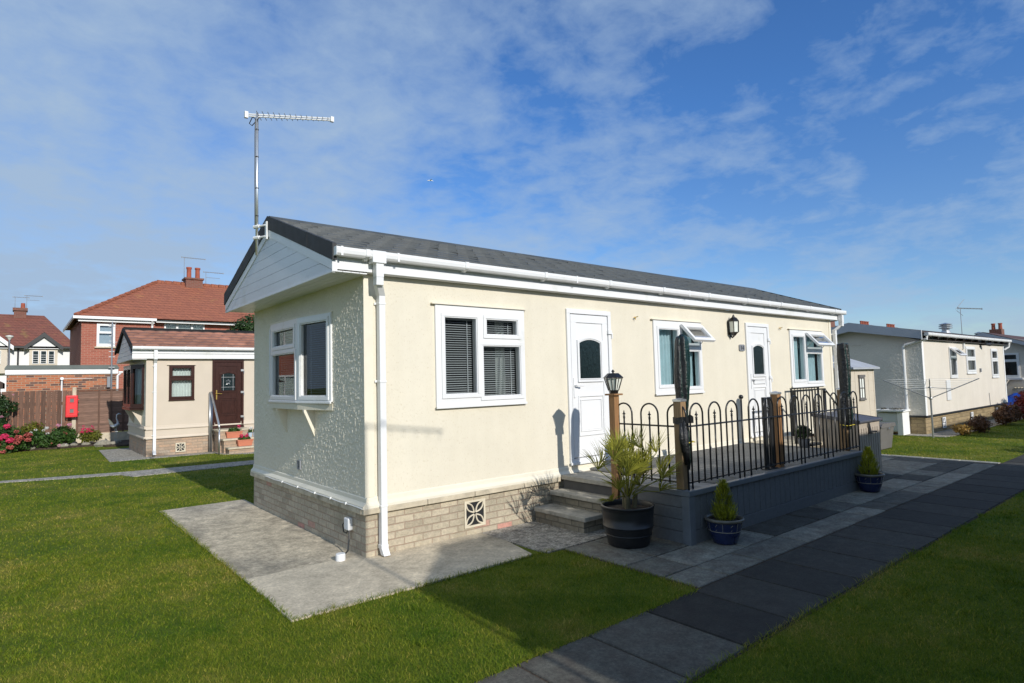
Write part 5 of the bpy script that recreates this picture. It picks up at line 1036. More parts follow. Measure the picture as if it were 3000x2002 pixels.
# ---- red brick house
def hipbox(root,x0,x1,y0,y1,ze,zr,hx,m,name='roof',hr=None):
    ym=(y0+y1)/2; b=MB(); b.add([(x0,y0,ze),(x1,y0,ze),(x1,y1,ze),(x0,y1,ze),(x0+hx,ym,zr),(x1-(hx if hr is None else hr),ym,zr)],[(0,1,5,4),(1,2,5),(2,3,4,5),(3,0,4)])
    return b.build(name,m,root)
def rwin(root,T,a,c,d,e,panes,m='whitepaint',fill='curtain',fm='netcurtain',sill='coping'):
    f=window(root,T,a,c,d,e,panes,m=m,fill=fill,fillmat=fm,hood=False,sash=False,front=.03,sill=sill); return f
t=thing('brick_house','red brick semi detached house with large clay tiled hipped roof','house',(2,29,0))
T=FR((0,29,0),(1,0),(0,-1)); H1=(.14,.88,3.85,4.93); H2=(3.01,4.89,4.60,5.18)
b=MB(T); wall_holes(b,-.46,2.55,0,5.22,[H1]); wall_holes(b,2.55,13,0,5.22,[H2],n=-.3); b.T=lambda a,b_,c:(a,b_,c)
b.add([(2.55,29,0),(2.55,29.3,0),(2.55,29.3,5.22),(2.55,29,5.22)],[(0,1,2,3)]); b.add([(-.46,29,0),(-.46,37,0),(-.46,37,5.22),(-.46,29,5.22)],[(3,2,1,0)]); b.add([(13,29.3,0),(13,37,0),(13,37,5.22),(13,29.3,5.22)],[(0,1,2,3)]); b.add([(-.46,37,0),(13,37,0),(13,37,5.22),(-.46,37,5.22)],[(0,1,2,3)]); b.build('wall',M['redbrick'],t)
rwin(t,T,*H1,[(.26,.76,4.56,4.83),(.24,.78,3.97,4.46)],fm='paleblue',fill='dark'); T3=FR((0,29.3,0),(1,0),(0,-1))
rwin(t,T3,*H2,[(3.09,3.55,4.68,5.10),(3.65,4.24,4.68,5.10),(4.34,4.82,4.68,5.10)])
rf=hipbox(t,-.72,13.3,28.72,37.3,5.24,7.75,3.95,M['redtile'],hr=2)
b=MB(); n=14
for i in range(n):
    f=i/n; p0=Vector((-.72,28.72,5.24)).lerp(Vector((3.23,33.01,7.75)),f); p1=Vector((-.72,28.72,5.24)).lerp(Vector((3.23,33.01,7.75)),f+.9/n); b.tube([tuple(p0+Vector((0,0,.05))),tuple(p1+Vector((0,0,.02)))],.09,6)
for i in range(20): b.tube([(3.23+i*.4,33.01,7.79),(3.23+i*.4+.37,33.01,7.77)],.10,6)
b.build('ridge_tiles',M['redtile'],rf)
b=MB(); b.box(-.76,2.58,28.66,28.72,5.12,5.245); b.box(2.6,13,28.95,29.0,5.08,5.20); b.box(-.80,-.74,28.7,37,5.12,5.245); b.build('gutter',M['whitepaint'],t)
b=MB(); b.box(-.6,2.5,28.8,28.86,5.0,5.12); b.build('fascia',M['whitepaint'],t)
b=MB(); b.tube([(2.40,28.7,5.15),(2.42,28.9,4.9),(2.42,28.93,2.5)],.05,8); b.build('downpipe',M['whitepaint'],t)
ch=MB(); ch.box(4.62,5.5,32.6,33.4,7.3,8.0); ch.box(4.56,5.56,32.54,33.46,8.0,8.1); c=ch.build('chimney',M['chimbrick'],t)
for x in (4.85,5.3): b=MB(); b.lathe([(.13,0),(.12,.55),(.15,.56),(.15,.66),(.11,.66)],(x,33,8.1),12); b.build('chimney_pot',M['potclay'],c)
def house_aerial(x,y,z,h,label,boom=(1,0),ln=.9,two=False):
    t=thing('tv_aerial',label,'aerial',(x,y,z)); aerial(t,x,y,z,z+h,boom,ln,mm='grey',el=.12,n=8,r=.014,bm='grey')
    if two: b=MB(); b.tube([(x,y,z+h-.35),(x+boom[0]*ln*.8,y+boom[1]*ln*.8,z+h-.35)],.012,5); b.build('lower_boom',M['grey'],t)
house_aerial(4.60,33,7.9,1.45,'grey television aerial on the left side of the red house chimney',ln=1.1); house_aerial(5.75,33,7.6,1.0,'double boom television aerial right of the red house chimney',ln=.95,two=True)
# ---- white rendered house far left
t=thing('white_house','white rendered house with black gabled bay and brown tiled roof','house',(-2,46,0))
T=FR((0,46,0),(1,0),(0,-1)); b=MB(); b.box(-10,.22,46,54,0,4.78); b.build('wall',M['whiterender'],t)
rf=hipbox(t,-10.3,.42,45.6,54.4,4.80,7.3,2.0,M['browntile'],hr=1.75)
b=MB(); b.box(-3.05,-2.35,49.5,50.5,6.6,7.55); b.box(-3.12,-2.28,49.4,50.6,7.55,7.75); c=b.build('chimney',M['chimbrick'],t); b=MB(); b.lathe([(.14,0),(.12,.4)],(-2.55,50,7.75),10); b.build('chimney_pot',M['potclay'],c)
def gablebay(xc,hw,z0,zb,zt,m,bay=True):
    b=MB(T); b.prism([(xc-hw,zb),(xc+hw,zb),(xc,zt-.15)],0,.45); b.build('gable',M['whiterender'],t)
    b=MB(T)
    for s_ in (1,-1): b.prism([(xc+s_*(hw+.12),zb-.12),(xc+s_*(hw+.12),zb+.16),(xc,zt+.10),(xc,zt-.22)][::s_],.45,.62)
    b.prism([(xc-hw-.3,zb-.05),(xc,zt+.08),(xc+hw+.3,zb-.05),(xc,zt-.0)],-2,.45) if False else None
    b.build('barge_board',M[m],t)
    b=MB(T); b.add([(xc-hw-.12,.6,zb+.1),(xc,.6,zt+.12),(xc,-3.2,zt+.12),(xc-hw-.12,-1.0,zb+.1)],[(0,1,2,3)]); b.add([(xc+hw+.12,.6,zb+.1),(xc,.6,zt+.12),(xc,-3.2,zt+.12),(xc+hw+.12,-1.0,zb+.1)],[(3,2,1,0)]); b.build('bay_roof',M['browntile'],rf)
    b=MB(T); b.prism([(xc-hw*.82,3.0),(xc+hw*.82,3.0),(xc+hw*.82,zb-.02),(xc-hw*.82,zb-.02)],0,.30); b.build('bay_wall',M['beige_shed'],t)
    for k in (-1,0,1):
        a=xc+k*.42-.17; f=MB(T); ring(f,a,a+.34,3.62,4.50,.035,.30,.35); [f.box(a+.035,a+.305,.305,.33,z,z+.02) for z in (3.75,3.9,4.05,4.2)]; w=f.build('window',M['whitepaint'],t); g=MB(T); g.box(a+.02,a+.32,.302,.312,3.63,4.49); g.build('pane',M['obscure'],w)
gablebay(-1.42,.92,0,4.62,5.62,'blackm'); gablebay(-4.2,1.1,0,4.62,5.75,'whitepaint')
b=MB(T); b.box(-10.3,.4,.35,.45,4.66,4.78); b.tube([(-2.75,.1,4.7),(-2.75,.1,1)],.05,6); b.build('gutter',M['blackm'],t)
house_aerial(-3.0,50,7.5,1.1,'thin television aerial left of the white house chimney',ln=.8); house_aerial(-2.35,50,7.5,1.25,'television aerial above the white house chimney pot',ln=.9,two=True)
# red/brown neighbouring house left of frame (seen only in window reflections)
t=thing('brick_house','red brick house standing left beyond the view, mirrored in the bow window','house',(-9,30,0))
T=FR((0,27,0),(1,0),(0,-1)); b=MB(T); HH=[(-9.5,-7.5,3.6,5.0),(-9.5,-7.2,.9,2.3)]; wall_holes(b,-13,-4.2,0,5.4,HH); b.T=lambda a,b_,c:(a,b_,c); b.add([(-4.2,27,0),(-4.2,34,0),(-4.2,34,5.4),(-4.2,27,5.4)],[(0,1,2,3)]); b.add([(-13,27,0),(-13,34,0),(-13,34,5.4),(-13,27,5.4)],[(0,1,2,3)]); b.build('wall',M['redbrick'],t)
for h in HH: rwin(t,T,*h,[(h[0]+.1,h[0]+.9,h[2]+.1,h[3]-.1),(h[0]+1.0,h[1]-.1,h[2]+.1,h[3]-.1)])
hipbox(t,-13.3,-3.9,26.7,34.3,5.42,8,3,M['redtile'])
# street lamp
t=thing('street_lamp','slim grey street lamp in front of the white house','street lamp',(-2.99,30,0)); k=30
b=MB(); b.tube([(-3.06,30,0),(-3.06,30,4.15)],.04,8); b.build('column',M['galv'],t); b=MB(); b.lathe([(.03,0),(.08,.08),(.15,.16),(.15,.2),(.0,.24)],(-3.06,30,4.12),12); b.build('lamp_head',M['frost'],t)
# tree behind the small home
t=thing('evergreen_tree','dense dark green tree behind the small peach home','tree',(5.2,20.3,0))
b=MB(); b.tube([(5.2,20.3,0),(5.15,20.3,1.6),(5.25,20.3,3.4)],[.12,.10,.05],8)
for k in range(7): a=k*.9; b.tube([(5.2,20.3,1.8+.2*k),(5.2+.9*math.cos(a),20.3+.8*math.sin(a),2.7+.25*k)],[.05,.02],6)
b.build('trunk',M['bark'],t)
b=MB(); b.quadcloud(9500,blob_sampler([(5.0,20.3,3.5,(1.3,1.2,1.1)),(4.3,20.2,3.7,(.75,.7,.7)),(5.6,20.4,4.0,(1.0,.9,.8)),(4.6,20.2,4.25,(.6,.6,.5)),(5.6,20.3,3.0,1.1)],.5),.085); b.build('crown',M['leafdark'],t)

# ------------------------------------------------------------------ RIGHT HOME
rx0,rx1,ry0,ry1=16.21,24.9,-.11,3.25
rh=thing('park_home','off white park home with shallow roof and grey fascia beyond the drying lawn','park home',(rx0,ry0,0))
RW=[(18.52,19.19,1.50,2.40),(20.2,21.2,1.60,2.45),(23.1,23.95,1.43,2.42)]
ym,TR,TRG=simple_gable_home(rh,rx0,rx1,ry0,ry1,.48,2.56,3.1,.3,.1,M['offwhite'],M['rightskirt'],None,None,RW,[])
b=MB(); b.prism([(ry0,2.55),(ry1,2.55),(ym,3.0)],rx0-.003,rx0+.02,axis='x'); b.build('gable',M['offwhite_plain'],rh); b=MB(); b.prism([(ry0,2.55),(ry1,2.55),(ym,3.0)],rx1-.02,rx1+.003,axis='x'); b.build('gable',M['offwhite'],rh)
a0,a1,z0,z1=RW[0]; f=window(rh,TR,a0,a1,z0,z1,[(a0+.07,a1-.07,z0+.07,z0+.55),(a0+.07,a1-.07,z0+.63,z1-.05)],fill='dark',hood=False)
ang=math.radians(48); h=.33; TT=lambda a,b_,c:(a,ry0-(.05+math.sin(ang)*c+math.cos(ang)*b_),z1-.04-math.cos(ang)*c+math.sin(ang)*b_)
c=MB(TT); ring(c,a0+.02,a1-.02,0,h,.06,-.02,.02); c.add([(a0+.07,0,.05),(a1-.07,0,.05),(a1-.07,0,h-.05),(a0+.07,0,h-.05)],[(0,1,2,3)],1); c.build('open_casement',[M['upvc'],M['glassdark']],f)
for (a0,a1,z0,z1) in RW[1:]: window(rh,TR,a0,a1,z0,z1,[(a0+.10,a1-.10,z1-.33,z1-.09),(a0+.09,a1-.09,z0+.10,z1-.44)],fill='curtain',fillmat='beige',hood=False,gl='glassdark')
b=MB(TR); b.box(rx0,rx1,.001,.03,.46,.51); b.T=TRG; b.box(-ry1,-ry0+.03,.001,.03,.46,.51); b.build('base_trim',M['blackm'],rh)
b=MB(TR); b.box(rx0-.004,rx0+.13,.001,.012,.51,2.56); b.box(rx1-.1,rx1+.004,.001,.012,.51,2.56); b.build('corner_trim',M['whiterender'],rh)
for (xa,xb) in ((17.54,17.82),(20.3,20.55),(23.28,23.5)): air_brick(rh,TR,xa,xb,.09,.39,m='whitepaint')
b=MB(TR); b.box(18.06,18.40,.001,.035,.85,1.43); b.build('meter_box',M['upvc'],rh,bevel=.01)
b=MB(TR); b.box(21.64,21.74,.001,.04,1.63,1.75); b.build('wall_socket',M['grey'],rh); b=MB(TR); b.box(19.93,20.02,.001,.05,2.36,2.53); b.build('alarm_box',M['upvc'],rh)
b=MB(TR); b.box(21.84,21.95,.001,.03,2.46,2.60); b.tube([(21.9,.03,2.53),(21.9,.16,2.53),(22.12,.22,2.53)],[.03,.035,.06],8); b.build('security_light',M['blackm'],rh)
b=MB(TR); b.tube([(22.6,.012,.51),(22.58,.012,.70),(22.55,.012,.92)],.008,5); b.build('cable',M['grey'],rh)
fx=rx0-.30
for xq in (fx-.02,rx1+.25):
    b=MB()
    for s_ in (0,1): ya=ry0-.11 if s_==0 else ry1+.11; b.prism([(ya,2.79),(ym,3.165),(ym,2.905),(ya,2.575)],xq,xq+.02,axis='x')
    b.build('fascia',M['greyfascia'],rh)
b=MB(); b.box(fx-.03,fx+.0,ry0-.125,ry0-.112,2.55,2.81); b.build('fascia_cap',M['upvc'],rh)
b=MB(); b.add([(fx,ry0-.11,2.78),(rx1+.25,ry0-.11,2.78),(rx1+.25,ym,3.155),(fx,ym,3.155),(fx,ry1+.11,2.78),(rx1+.25,ry1+.11,2.78),(fx,ry0-.11,2.74),(rx1+.25,ry0-.11,2.74)],[(0,1,2,3),(3,2,5,4),(6,7,1,0)]); b.build('roof',M['felt'],rh)
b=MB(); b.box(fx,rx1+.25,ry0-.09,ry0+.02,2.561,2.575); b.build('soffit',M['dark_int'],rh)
for i in range(11): b=MB(); x=rx0+.3+i*.8; b.box(x,x+.06,ry0-.10,ry0,2.60,2.68); b.build('rafter_end',M['felt'],rh)
b=MB(TR); gutter_run(b,TR,rx0-.05,rx1+.3,.20,2.68)
for u in np.arange(rx0+.3,rx1,.8): bracket(b,u,.20,2.68)
b.build('gutter',M['upvc'],rh)
b=MB(); b.tube([(rx0+.02,ry0-.14,2.67),(rx0-.0,ry0-.14,2.58),(rx0-.05,ry0+.38,2.44),(rx0-.05,ry0+.42,2.38),(rx0-.05,ry0+.42,.05)],.036,8); b.build('downpipe',M['upvc'],rh)
b=MB(); b.tube([(rx1+.2,ry0-.14,2.67),(rx1+.2,ry0-.12,2.5),(rx1+.1,ry0+.0,2.4)],.036,8); b.build('downpipe',M['upvc'],rh)
b=MB(TRG); b.box(-2.0,-1.4,.001,.02,2.5,2.53); b.build('vent_strip',M['offwhite'],rh)
fl=MB(); fl.lathe([(.16,-.1),(.16,.0),(.12,.10),(.12,.16)],(23.4,1.2,3.06),14); fl.lathe([(.12,.16),(.21,.17),(.21,.20),(.12,.21),(.12,.23),(.21,.24),(.21,.27),(.12,.28),(.20,.31),(.20,.33),(0,.38)],(23.4,1.2,3.06),14); fl.build('roof_flue',M['galv'],rh,smooth=False)
# utility cupboard + white stub wall on gable
t=thing('utility_cupboard','white wall cupboard with stone top against the grey gable','cupboard',(16,.6,0))
b=MB(); b.box(15.75,16.17,.40,.92,.09,.60); b.box(15.738,15.75,.43,.89,.12,.34); b.box(15.738,15.75,.43,.89,.36,.57); b.build('cupboard_body',M['upvc'],t,bevel=.008)
b=MB(); b.box(15.7,16.2,.28,.42,0,.62); b.box(15.66,16.2,.24,.98,.625,.68); b.build('surround',M['whiterender'],t,bevel=.01)
b=MB(); b.quadcloud(120,blob_sampler([(15.9,.5,.70,(.15,.2,.02)),(15.9,.8,.7,(.15,.1,.02))],.2),.04); b.build('pebbles',M['rock'],t)
# rotary dryer
dx,dy=15.46,-.46
t=thing('rotary_dryer','open rotary clothes dryer with grey pole on the far lawn','clothes dryer',(dx,dy,0))
b=MB(); b.tube([(dx,dy,0),(dx,dy,1.06)],.022,8); b.tube([(dx,dy,1.0),(dx,dy,1.30)],.017,8); b.lathe([(.04,0),(.045,.03),(.04,.06)],(dx,dy,.98),10,cap=True); b.lathe([(.03,0),(.04,.02),(.03,.04)],(dx,dy,1.27),10,cap=True); b.build('pole',M['galv'],t)
arms=[(-1.1,.72),(1.35,.45),(1.0,-.85),(-.75,-1.1)]
arms=[(math.cos(a)*1.02,math.sin(a)*1.02) for a in (math.radians(106),math.radians(16),math.radians(-74),math.radians(-164))]
for (ax,ay) in arms:
    b=MB(); b.tube([(dx,dy,1.01),(dx+ax,dy+ay,1.50)],.012,6); b.tube([(dx,dy,1.285),(dx+ax*.48,dy+ay*.48,1.245)],.008,6); b.build('arm',M['grey'],t)
b=MB()
for k in range(6):
    f=.45+.11*k
    for i in range(4):
        p,q=arms[i],arms[(i+1)%4]; b.tube([(dx+p[0]*f,dy+p[1]*f,1.01+.49*f),(dx+q[0]*f,dy+q[1]*f,1.01+.49*f)],.0028,4)
b.build('line',M['upvc'],t)
# shrubs by right home
random.seed(31)
plant('autumn_shrub','low golden shrub with bright yellow leaves on the far lawn edge',[(16.5,-.85,.16,(.30,.25,.16)),(16.3,-.8,.2,(.2,.2,.14))],500,.045,'goldleaf',cat='shrub')
plant('autumn_shrub','rusty brown shrub right of the golden one by the side path',[(17.5,-.95,.25,(.5,.35,.24)),(17.9,-.9,.2,.25)],1000,.05,'rustleaf',cat='shrub')
plant('red_shrub','deep red shrub at the right edge in the shade',[(23.6,-1.0,.55,(.7,.5,.35)),(24.4,-.9,.7,(.6,.4,.35)),(22.8,-1.0,.3,(.5,.4,.25))],2400,.075,'redleaf',cat='shrub')
plant('rust_shrub','dark rusty bush between the golden shrubs and the red shrub',[(20.6,-.9,.3,(.7,.35,.28)),(21.3,-.9,.35,.35)],1300,.06,'rustleaf',cat='shrub')
plant('green_shrub','leafy climber on the corner of the far park home wall',[(27.2,.75,1.5,(.25,.3,.9)),(27.2,.8,.6,(.3,.3,.4))],1300,.09,'rustleaf',cat='shrub')
# second home on the right
qx=27.9; qy0,qy1=-1.05,3.2
r2=thing('park_home','grey shaded park home gable with white window at the right edge','park home',(qx,qy0,0))
ym2=1.05; w=MB(FR((qx,0,0),(0,-1),(-1,0))); wall_holes(w,-qy1,-qy0,.6,2.7,[(-.75,-.02,1.36,2.33)]); w.T=lambda a,b_,c:(a,b_,c)
w.box(qx+.2,37,qy0,qy1,.6,2.6); w.add([(qx,qy0,.6),(qx+.2,qy0,.6),(qx+.2,qy0,2.6),(qx,qy0,2.6)],[(0,1,2,3)]); w.prism([(qy0,2.6),(qy1,2.6),(ym2,3.15)],qx+.001,qx+.02,axis='x'); w.build('wall',M['offwhite'],r2)
TQ=FR((qx,0,0),(0,-1),(-1,0)); window(r2,TQ,-.75,-.02,1.36,2.33,[(-.68,-.1,1.44,1.98),(-.68,-.1,2.07,2.26)],fill='dark',hood=False,sill='whitepaint')
b=MB(TQ); b.prism([(-.6,1.27),(-.35,1.27),(-.55,.95)],.001,.25); b.build('shelf_bracket',M['offwhite'],r2)
b=MB(); b.box(qx+.02,37,qy0+.02,qy1,0,.6); b.build('skirting',M['rightskirt'],r2)
b=MB(); b.prism([(qy0-.15,2.40),(ym2,3.20),(ym2,3.06),(qy0-.15,2.26)],qx-.34,qx-.30,axis='x'); b.prism([(qy1+.1,2.40),(ym2,3.20),(ym2,3.06),(qy1+.1,2.26)][::-1],qx-.34,qx-.30,axis='x'); b.build('fascia',M['greyfascia'],r2)
b=MB(); b.add([(qx-.32,qy0-.15,2.42),(37,qy0-.15,2.42),(37,ym2,3.22),(qx-.32,ym2,3.22),(qx-.32,qy1+.1,2.42),(37,qy1+.1,2.42)],[(0,1,2,3),(3,2,5,4)]); b.build('roof',M['darkbrowntile'],r2)
t=thing('tv_aerial','striped television aerial on a thin pole above the right park home','aerial',(26.6,1.5,2.4)); aerial(t,26.6,1.5,2.4,4.22,(1,-.35),1.3,mm='grey',el=.12,n=7,r=.012,bm='galv'); b=MB(); b.tube([(26.4,1.6,4.15),(26.8,1.4,4.55)],.01,5); b.tube([(26.5,1.6,4.1),(26.9,1.5,3.9)],.008,5); b.build('reflector',M['grey'],t)
t=thing('tarpaulin_heap','bright blue tarpaulin heap beside the far park home','tarpaulin',(26.9,.1,0))
b=MB(); vs=[];fs=[];nx,ny=22,12
for i in range(nx+1):
    for j in range(ny+1):
        u,v=i/nx,j/ny; z=.80*math.sin(math.pi*min(max(v,.02),.98))**.5*math.sin(math.pi*min(max(u,.02),.98))**.35; z+=.10*noise.noise(Vector((u*9,v*6,1)))*z+.05*noise.noise(Vector((u*22,v*15,4)))*z
        vs.append((26.6+v*1.0,.75-u*2.3,max(.02,z)))
for i in range(nx):
    for j in range(ny): a=i*(ny+1)+j; fs.append((a,a+1,a+ny+2,a+ny+1))
b.add(vs,fs); b.build('sheet',M['bluetarp'],t)
t=thing('stone_planter','low castellated sandy planter behind the blue tarpaulin','planter',(27.6,.0,0)); b=MB(); b.box(27.6,27.85,-.15,.25,0,.92); [b.box(27.6,27.85,-.14+i*.1,-.08+i*.1,.92,.97) for i in range(4)]; b.build('planter_body',M['coping'],t,bevel=.01)
# distant terraces with chimneys
def terrace(x,y,w,zr,ztop,label,pots,cw=1.6):
    t=thing('terraced_house',label,'house',(x,y,0),'distant terraced houses on the right'); b=MB(); b.box(x-w/2,x+w/2,y,y+8,0,zr-2.2); b.build('wall',M['redbrick'],t)
    b=MB(); b.prism([(y-.3,zr-2.3),(y+8.3,zr-2.3),(y+4,zr)],x-w/2-.2,x+w/2+.2,axis='x'); b.build('roof',M['darkbrowntile'],t)
    b=MB(); b.box(x-cw/2,x+cw/2,y+3.4,y+4.6,zr-.6,ztop-.5); c=b.build('chimney',M['chimbrick'],t)
    for k in range(pots): b=MB(); b.lathe([(.16,0),(.13,.5),(.18,.52),(.18,.62)],(x-cw/2+.25+(cw-.5)*k/max(1,pots-1),y+4,ztop-.5),8); b.build('chimney_pot',M['potclay'],c)
terrace(87,28,14,8.5,9.5,'distant terrace with two chimney pots just above the grey fascia peak',2); terrace(100,28,10,8.6,9.5,'distant terrace with a row of red pots between the other two',5,3.2); terrace(117,30,13,8.7,9.9,'distant terrace with sooty chimney pots left of the roof flue',5,3.6)
t=thing('bungalow','distant brown roofed bungalow with red brick chimney at right','house',(58,6,0)); b=MB(); b.box(54,70,4,11,0,2.8); b.build('wall',M['redbrick'],t); hipbox(t,53.5,70.5,3.5,11.5,2.8,4.55,3.0,M['darkbrowntile'])
b=MB(); b.box(58.6,59.5,6.7,7.5,3.6,4.9); c=b.build('chimney',M['chimbrick'],t)
for y in (6.85,7.3): b=MB(); b.lathe([(.14,0),(.12,.4),(.15,.42),(.15,.5)],(59.05,y,4.9),8); b.build('chimney_pot',M['potclay'],c)
b=MB(); b.lathe([(.2,0),(.2,.3),(.3,.34),(.3,.4),(0,.5)],(56.0,7.6,4.15),10); b.build('roof_flue',M['galv'],t)
# bird in the sky
t=thing('bird','small gull flying high in the blue sky right of the aerial','bird',(18.4,28.3,15.2)); bx,by,bz=18.2,27.9,15.1
b=MB(); b.tube([(bx-.2,by+.1,bz),(bx-.1,by+.05,bz+.01),(bx+.08,by,bz+.02),(bx+.2,by-.05,bz)],[.006,.03,.033,.008],8)
for s_ in (1,-1): b.add([(bx-.05,by,bz+.03),(bx+.08,by,bz+.03),(bx+.05+s_*.05,by+s_*.18,bz+.08),(bx-.06+s_*.02,by+s_*.34,bz+.02)],[(0,1,2,3)])
b.build('body',M['whiterender'],t)

# ------------------------------------------------------------------ neighbours behind the camera (they cast the foreground shade)
def shade_home(x0,x1,ye,zr,hip,label):
    t=thing('park_home',label,'park home',(x0,-8,0)); y1=ye-.12; y0=y1-3.3; 
    b=MB(); b.box(x0+.25,x1-.25,y0,y1,.5,2.5); b.build('wall',M['taupe'],t); b=MB(); b.box(x0+.27,x1-.27,y0+.02,y1-.02,0,.5); b.build('skirting',M['skirt'],t)  # unseen walls toned dark so they bounce less light into the shade
    b=MB(); yr=ye-1.62; b.add([(x0,ye,2.52),(x1,ye,2.52),(x1,2*yr-ye,2.52),(x0,2*yr-ye,2.52),(x0+hip,yr,zr),(x1-.05,yr,zr)],[(0,1,5,4),(1,2,5),(2,3,4,5),(3,0,4),(0,3,2,1)]); b.build('roof',M['rooftile'],t)
    return t
shade_home(-.245,10.9,-6.25,3.80,.72,'taupe park home behind the camera casting the long foreground shadow'); shade_home(16.0,27,-6.3,3.98,.5,'second taupe park home behind the camera shading the far side path')
t=thing('tv_aerial','aerial on the home behind the camera, seen only by its shadow','aerial',(-.35,-7.9,2.4)); b=MB(); b.tube([(-.33,-7.9,.6),(-.33,-7.9,5.2)],.019,8); b.build('mast',M['alu'],t); b=MB(); b.tube([(-.42,-7.91,5.2),(.62,-7.8,5.02)],.011,6); b.build('boom',M['grey'],t)
b=MB(); [b.tube([(-.33+.15*k,-7.9-.1,5.17-.026*k),(-.33+.15*k,-7.9+.12,5.17-.026*k)],.004,5) for k in range(7)]; b.build('elements',M['grey'],t)
b=MB(); b.box(-.33,.1,-7.95,-7.85,2.6,2.66); b.build('bracket',M['upvc_old'],t)
plant('garden_bush','rounded green bush just outside the right edge of the view',[(13.5,-4.2,.55,(.6,.5,.5)),(14.2,-4.1,.5,.45)],1500,.07,'leaf')

t=thing('hedge','unseen wall of dark green leaves added to keep sky light off the lawn','hedge',(6,-6.05,0))  # added out of view, blocks skylight so the right lawn goes darker
b=MB(); b.box(1.6,10.8,-6.2,-5.98,.05,1.9); b.build('branches',M['bark'],t)
b=MB(); b.quadcloud(7000,lambda:((random.uniform(1.5,10.9),random.choice([-5.95,-5.93,-6.0])+random.gauss(0,.05),random.uniform(0,2.0)),(0,1,.2)),.09); b.build('foliage',M['leafdark'],t)
# ------------------------------------------------------------------ GRASS BLADES
CAM=np.array([-2.71189547,-5.67287084,1.74215303]); YAW,PIT,ROLL=0.8830873584,0.064076084,-0.0246822639
def in_poly(x,y,poly):
    c=np.zeros(x.shape,bool); n=len(poly); j=n-1
    for i in range(n):
        xi,yi=poly[i];xj,yj=poly[j]
        cond=((yi>y)!=(yj>y))&(x<(xj-xi)*(y-yi)/(yj-yi+1e-12)+xi); c^=cond; j=i
    return c
front=[(-6,-2.735),(1.50,-2.735),(1.575,-2.1),(1.60,-1.9),(1.56,-1.12),(-1.10,-1.075),(-1.095,4.26),(-.01,4.26),(-.01,8.53),(-.9,8.53),(-1.1,9.07),(-3,9.72),(-8,11)]
frt2=[(-9,-3.545),(40,-3.545),(40,-9),(-9,-9)]
def ok(x,y):
    m=in_poly(x,y,[(-8,11),(-8,-2.735),(1.60,-2.735),(1.60,-1.13),(-1.10,-1.075),(-1.095,4.26),(-.03,4.26),(-.03,8.53),(-.9,8.53),(-1.1,9.07),(-3,9.72)])
    m|=in_poly(x,y,frt2); m|=in_poly(x,y,[(-8,11.2),(-2.95,10.02),(-1.85,9.74),(-.82,9.49),(1.65,9.32),(9,9.32),(9,10.78),(1.9,10.88),(1.36,11.34),(1.33,11.78),(-.97,11.91),(-.88,15.6),(-.6,16.6),(-.85,17.2),(-8,17.3)])
    m|=in_poly(x,y,[(11.30,-2.70),(15.7,-2.70),(22,-2.715),(26,-2.715),(26,-.8),(16.3,-.78),(15.7,-.6),(15.55,3.2),(11.32,3.2)]); m|=in_poly(x,y,[(-.02,3.70),(9,3.70),(9,8.55),(-.02,8.55)])
    return m
PX=[];tot=0
for (r0,r1,dens,w,h) in ((1.0,5.0,10500,.0032,.020),(5.0,8.0,5000,.0046,.020),(8.0,13.0,1600,.0075,.020),(13,24,400,.012,.022)):
    half=math.radians(42); area=half*(r1*r1-r0*r0); n=int(area*dens)
    rr=np.sqrt(rng.uniform(r0*r0,r1*r1,n)); aa=YAW+rng.uniform(-half,half,n); x=CAM[0]+rr*np.cos(aa); y=CAM[1]+rr*np.sin(aa)
    k=ok(x,y)&(rr*np.cos(aa-YAW)>1.9); x,y=x[k],y[k]; n=len(x)
    PX.append((x,y,np.full(n,w),h*rng.uniform(.45,1.25,n)))
x=np.concatenate([p[0] for p in PX]);y=np.concatenate([p[1] for p in PX]);w=np.concatenate([p[2] for p in PX]);h=np.concatenate([p[3] for p in PX]); n=len(x)
# extra longer fringe along the slab edges
ex=[];ey=[]
for (xa,ya,xb,yb,dn) in ((-1.11,4.2,-1.11,-1.09,260),(-1.11,-1.085,1.55,-1.085,330),(1.60,-1.15,1.60,-2.70,250),(-3,-2.74,1.55,-2.74,300),(-1.5,-3.54,4,-3.54,160)):
    l=math.hypot(xb-xa,yb-ya); m_=int(l*dn); f=rng.uniform(0,1,m_); ex.append(xa+(xb-xa)*f+rng.normal(0,.012,m_)); ey.append(ya+(yb-ya)*f+rng.normal(0,.012,m_))
ex=np.concatenate(ex);ey=np.concatenate(ey); x=np.concatenate([x,ex]);y=np.concatenate([y,ey]);w=np.concatenate([w,np.full(len(ex),.004)]);h=np.concatenate([h,rng.uniform(.02,.055,len(ex))])
# scattered coarser tufts
tc_=420; tr=np.sqrt(rng.uniform(4,121,tc_)); ta=YAW+rng.uniform(-.72,.72,tc_); tx=CAM[0]+tr*np.cos(ta); ty=CAM[1]+tr*np.sin(ta); kk=ok(tx,ty); tx,ty=tx[kk],ty[kk]
tx=np.repeat(tx,34)+rng.normal(0,.035,len(tx)*34); ty=np.repeat(ty,34)+rng.normal(0,.035,len(ty)*34); kk=ok(tx,ty); tx,ty=tx[kk],ty[kk]
x=np.concatenate([x,tx]);y=np.concatenate([y,ty]);w=np.concatenate([w,np.full(len(tx),.0055)]);h=np.concatenate([h,rng.uniform(.025,.05,len(tx))]); n=len(x)
ang=rng.uniform(0,2*np.pi,n); ln=rng.uniform(.4,1.5,n)*h; la=rng.uniform(0,2*np.pi,n)
dxw,dyw=np.cos(ang)*w/2,np.sin(ang)*w/2; lx_,ly_=np.cos(la)*ln,np.sin(la)*ln
V=np.empty((n,5,3),np.float32)
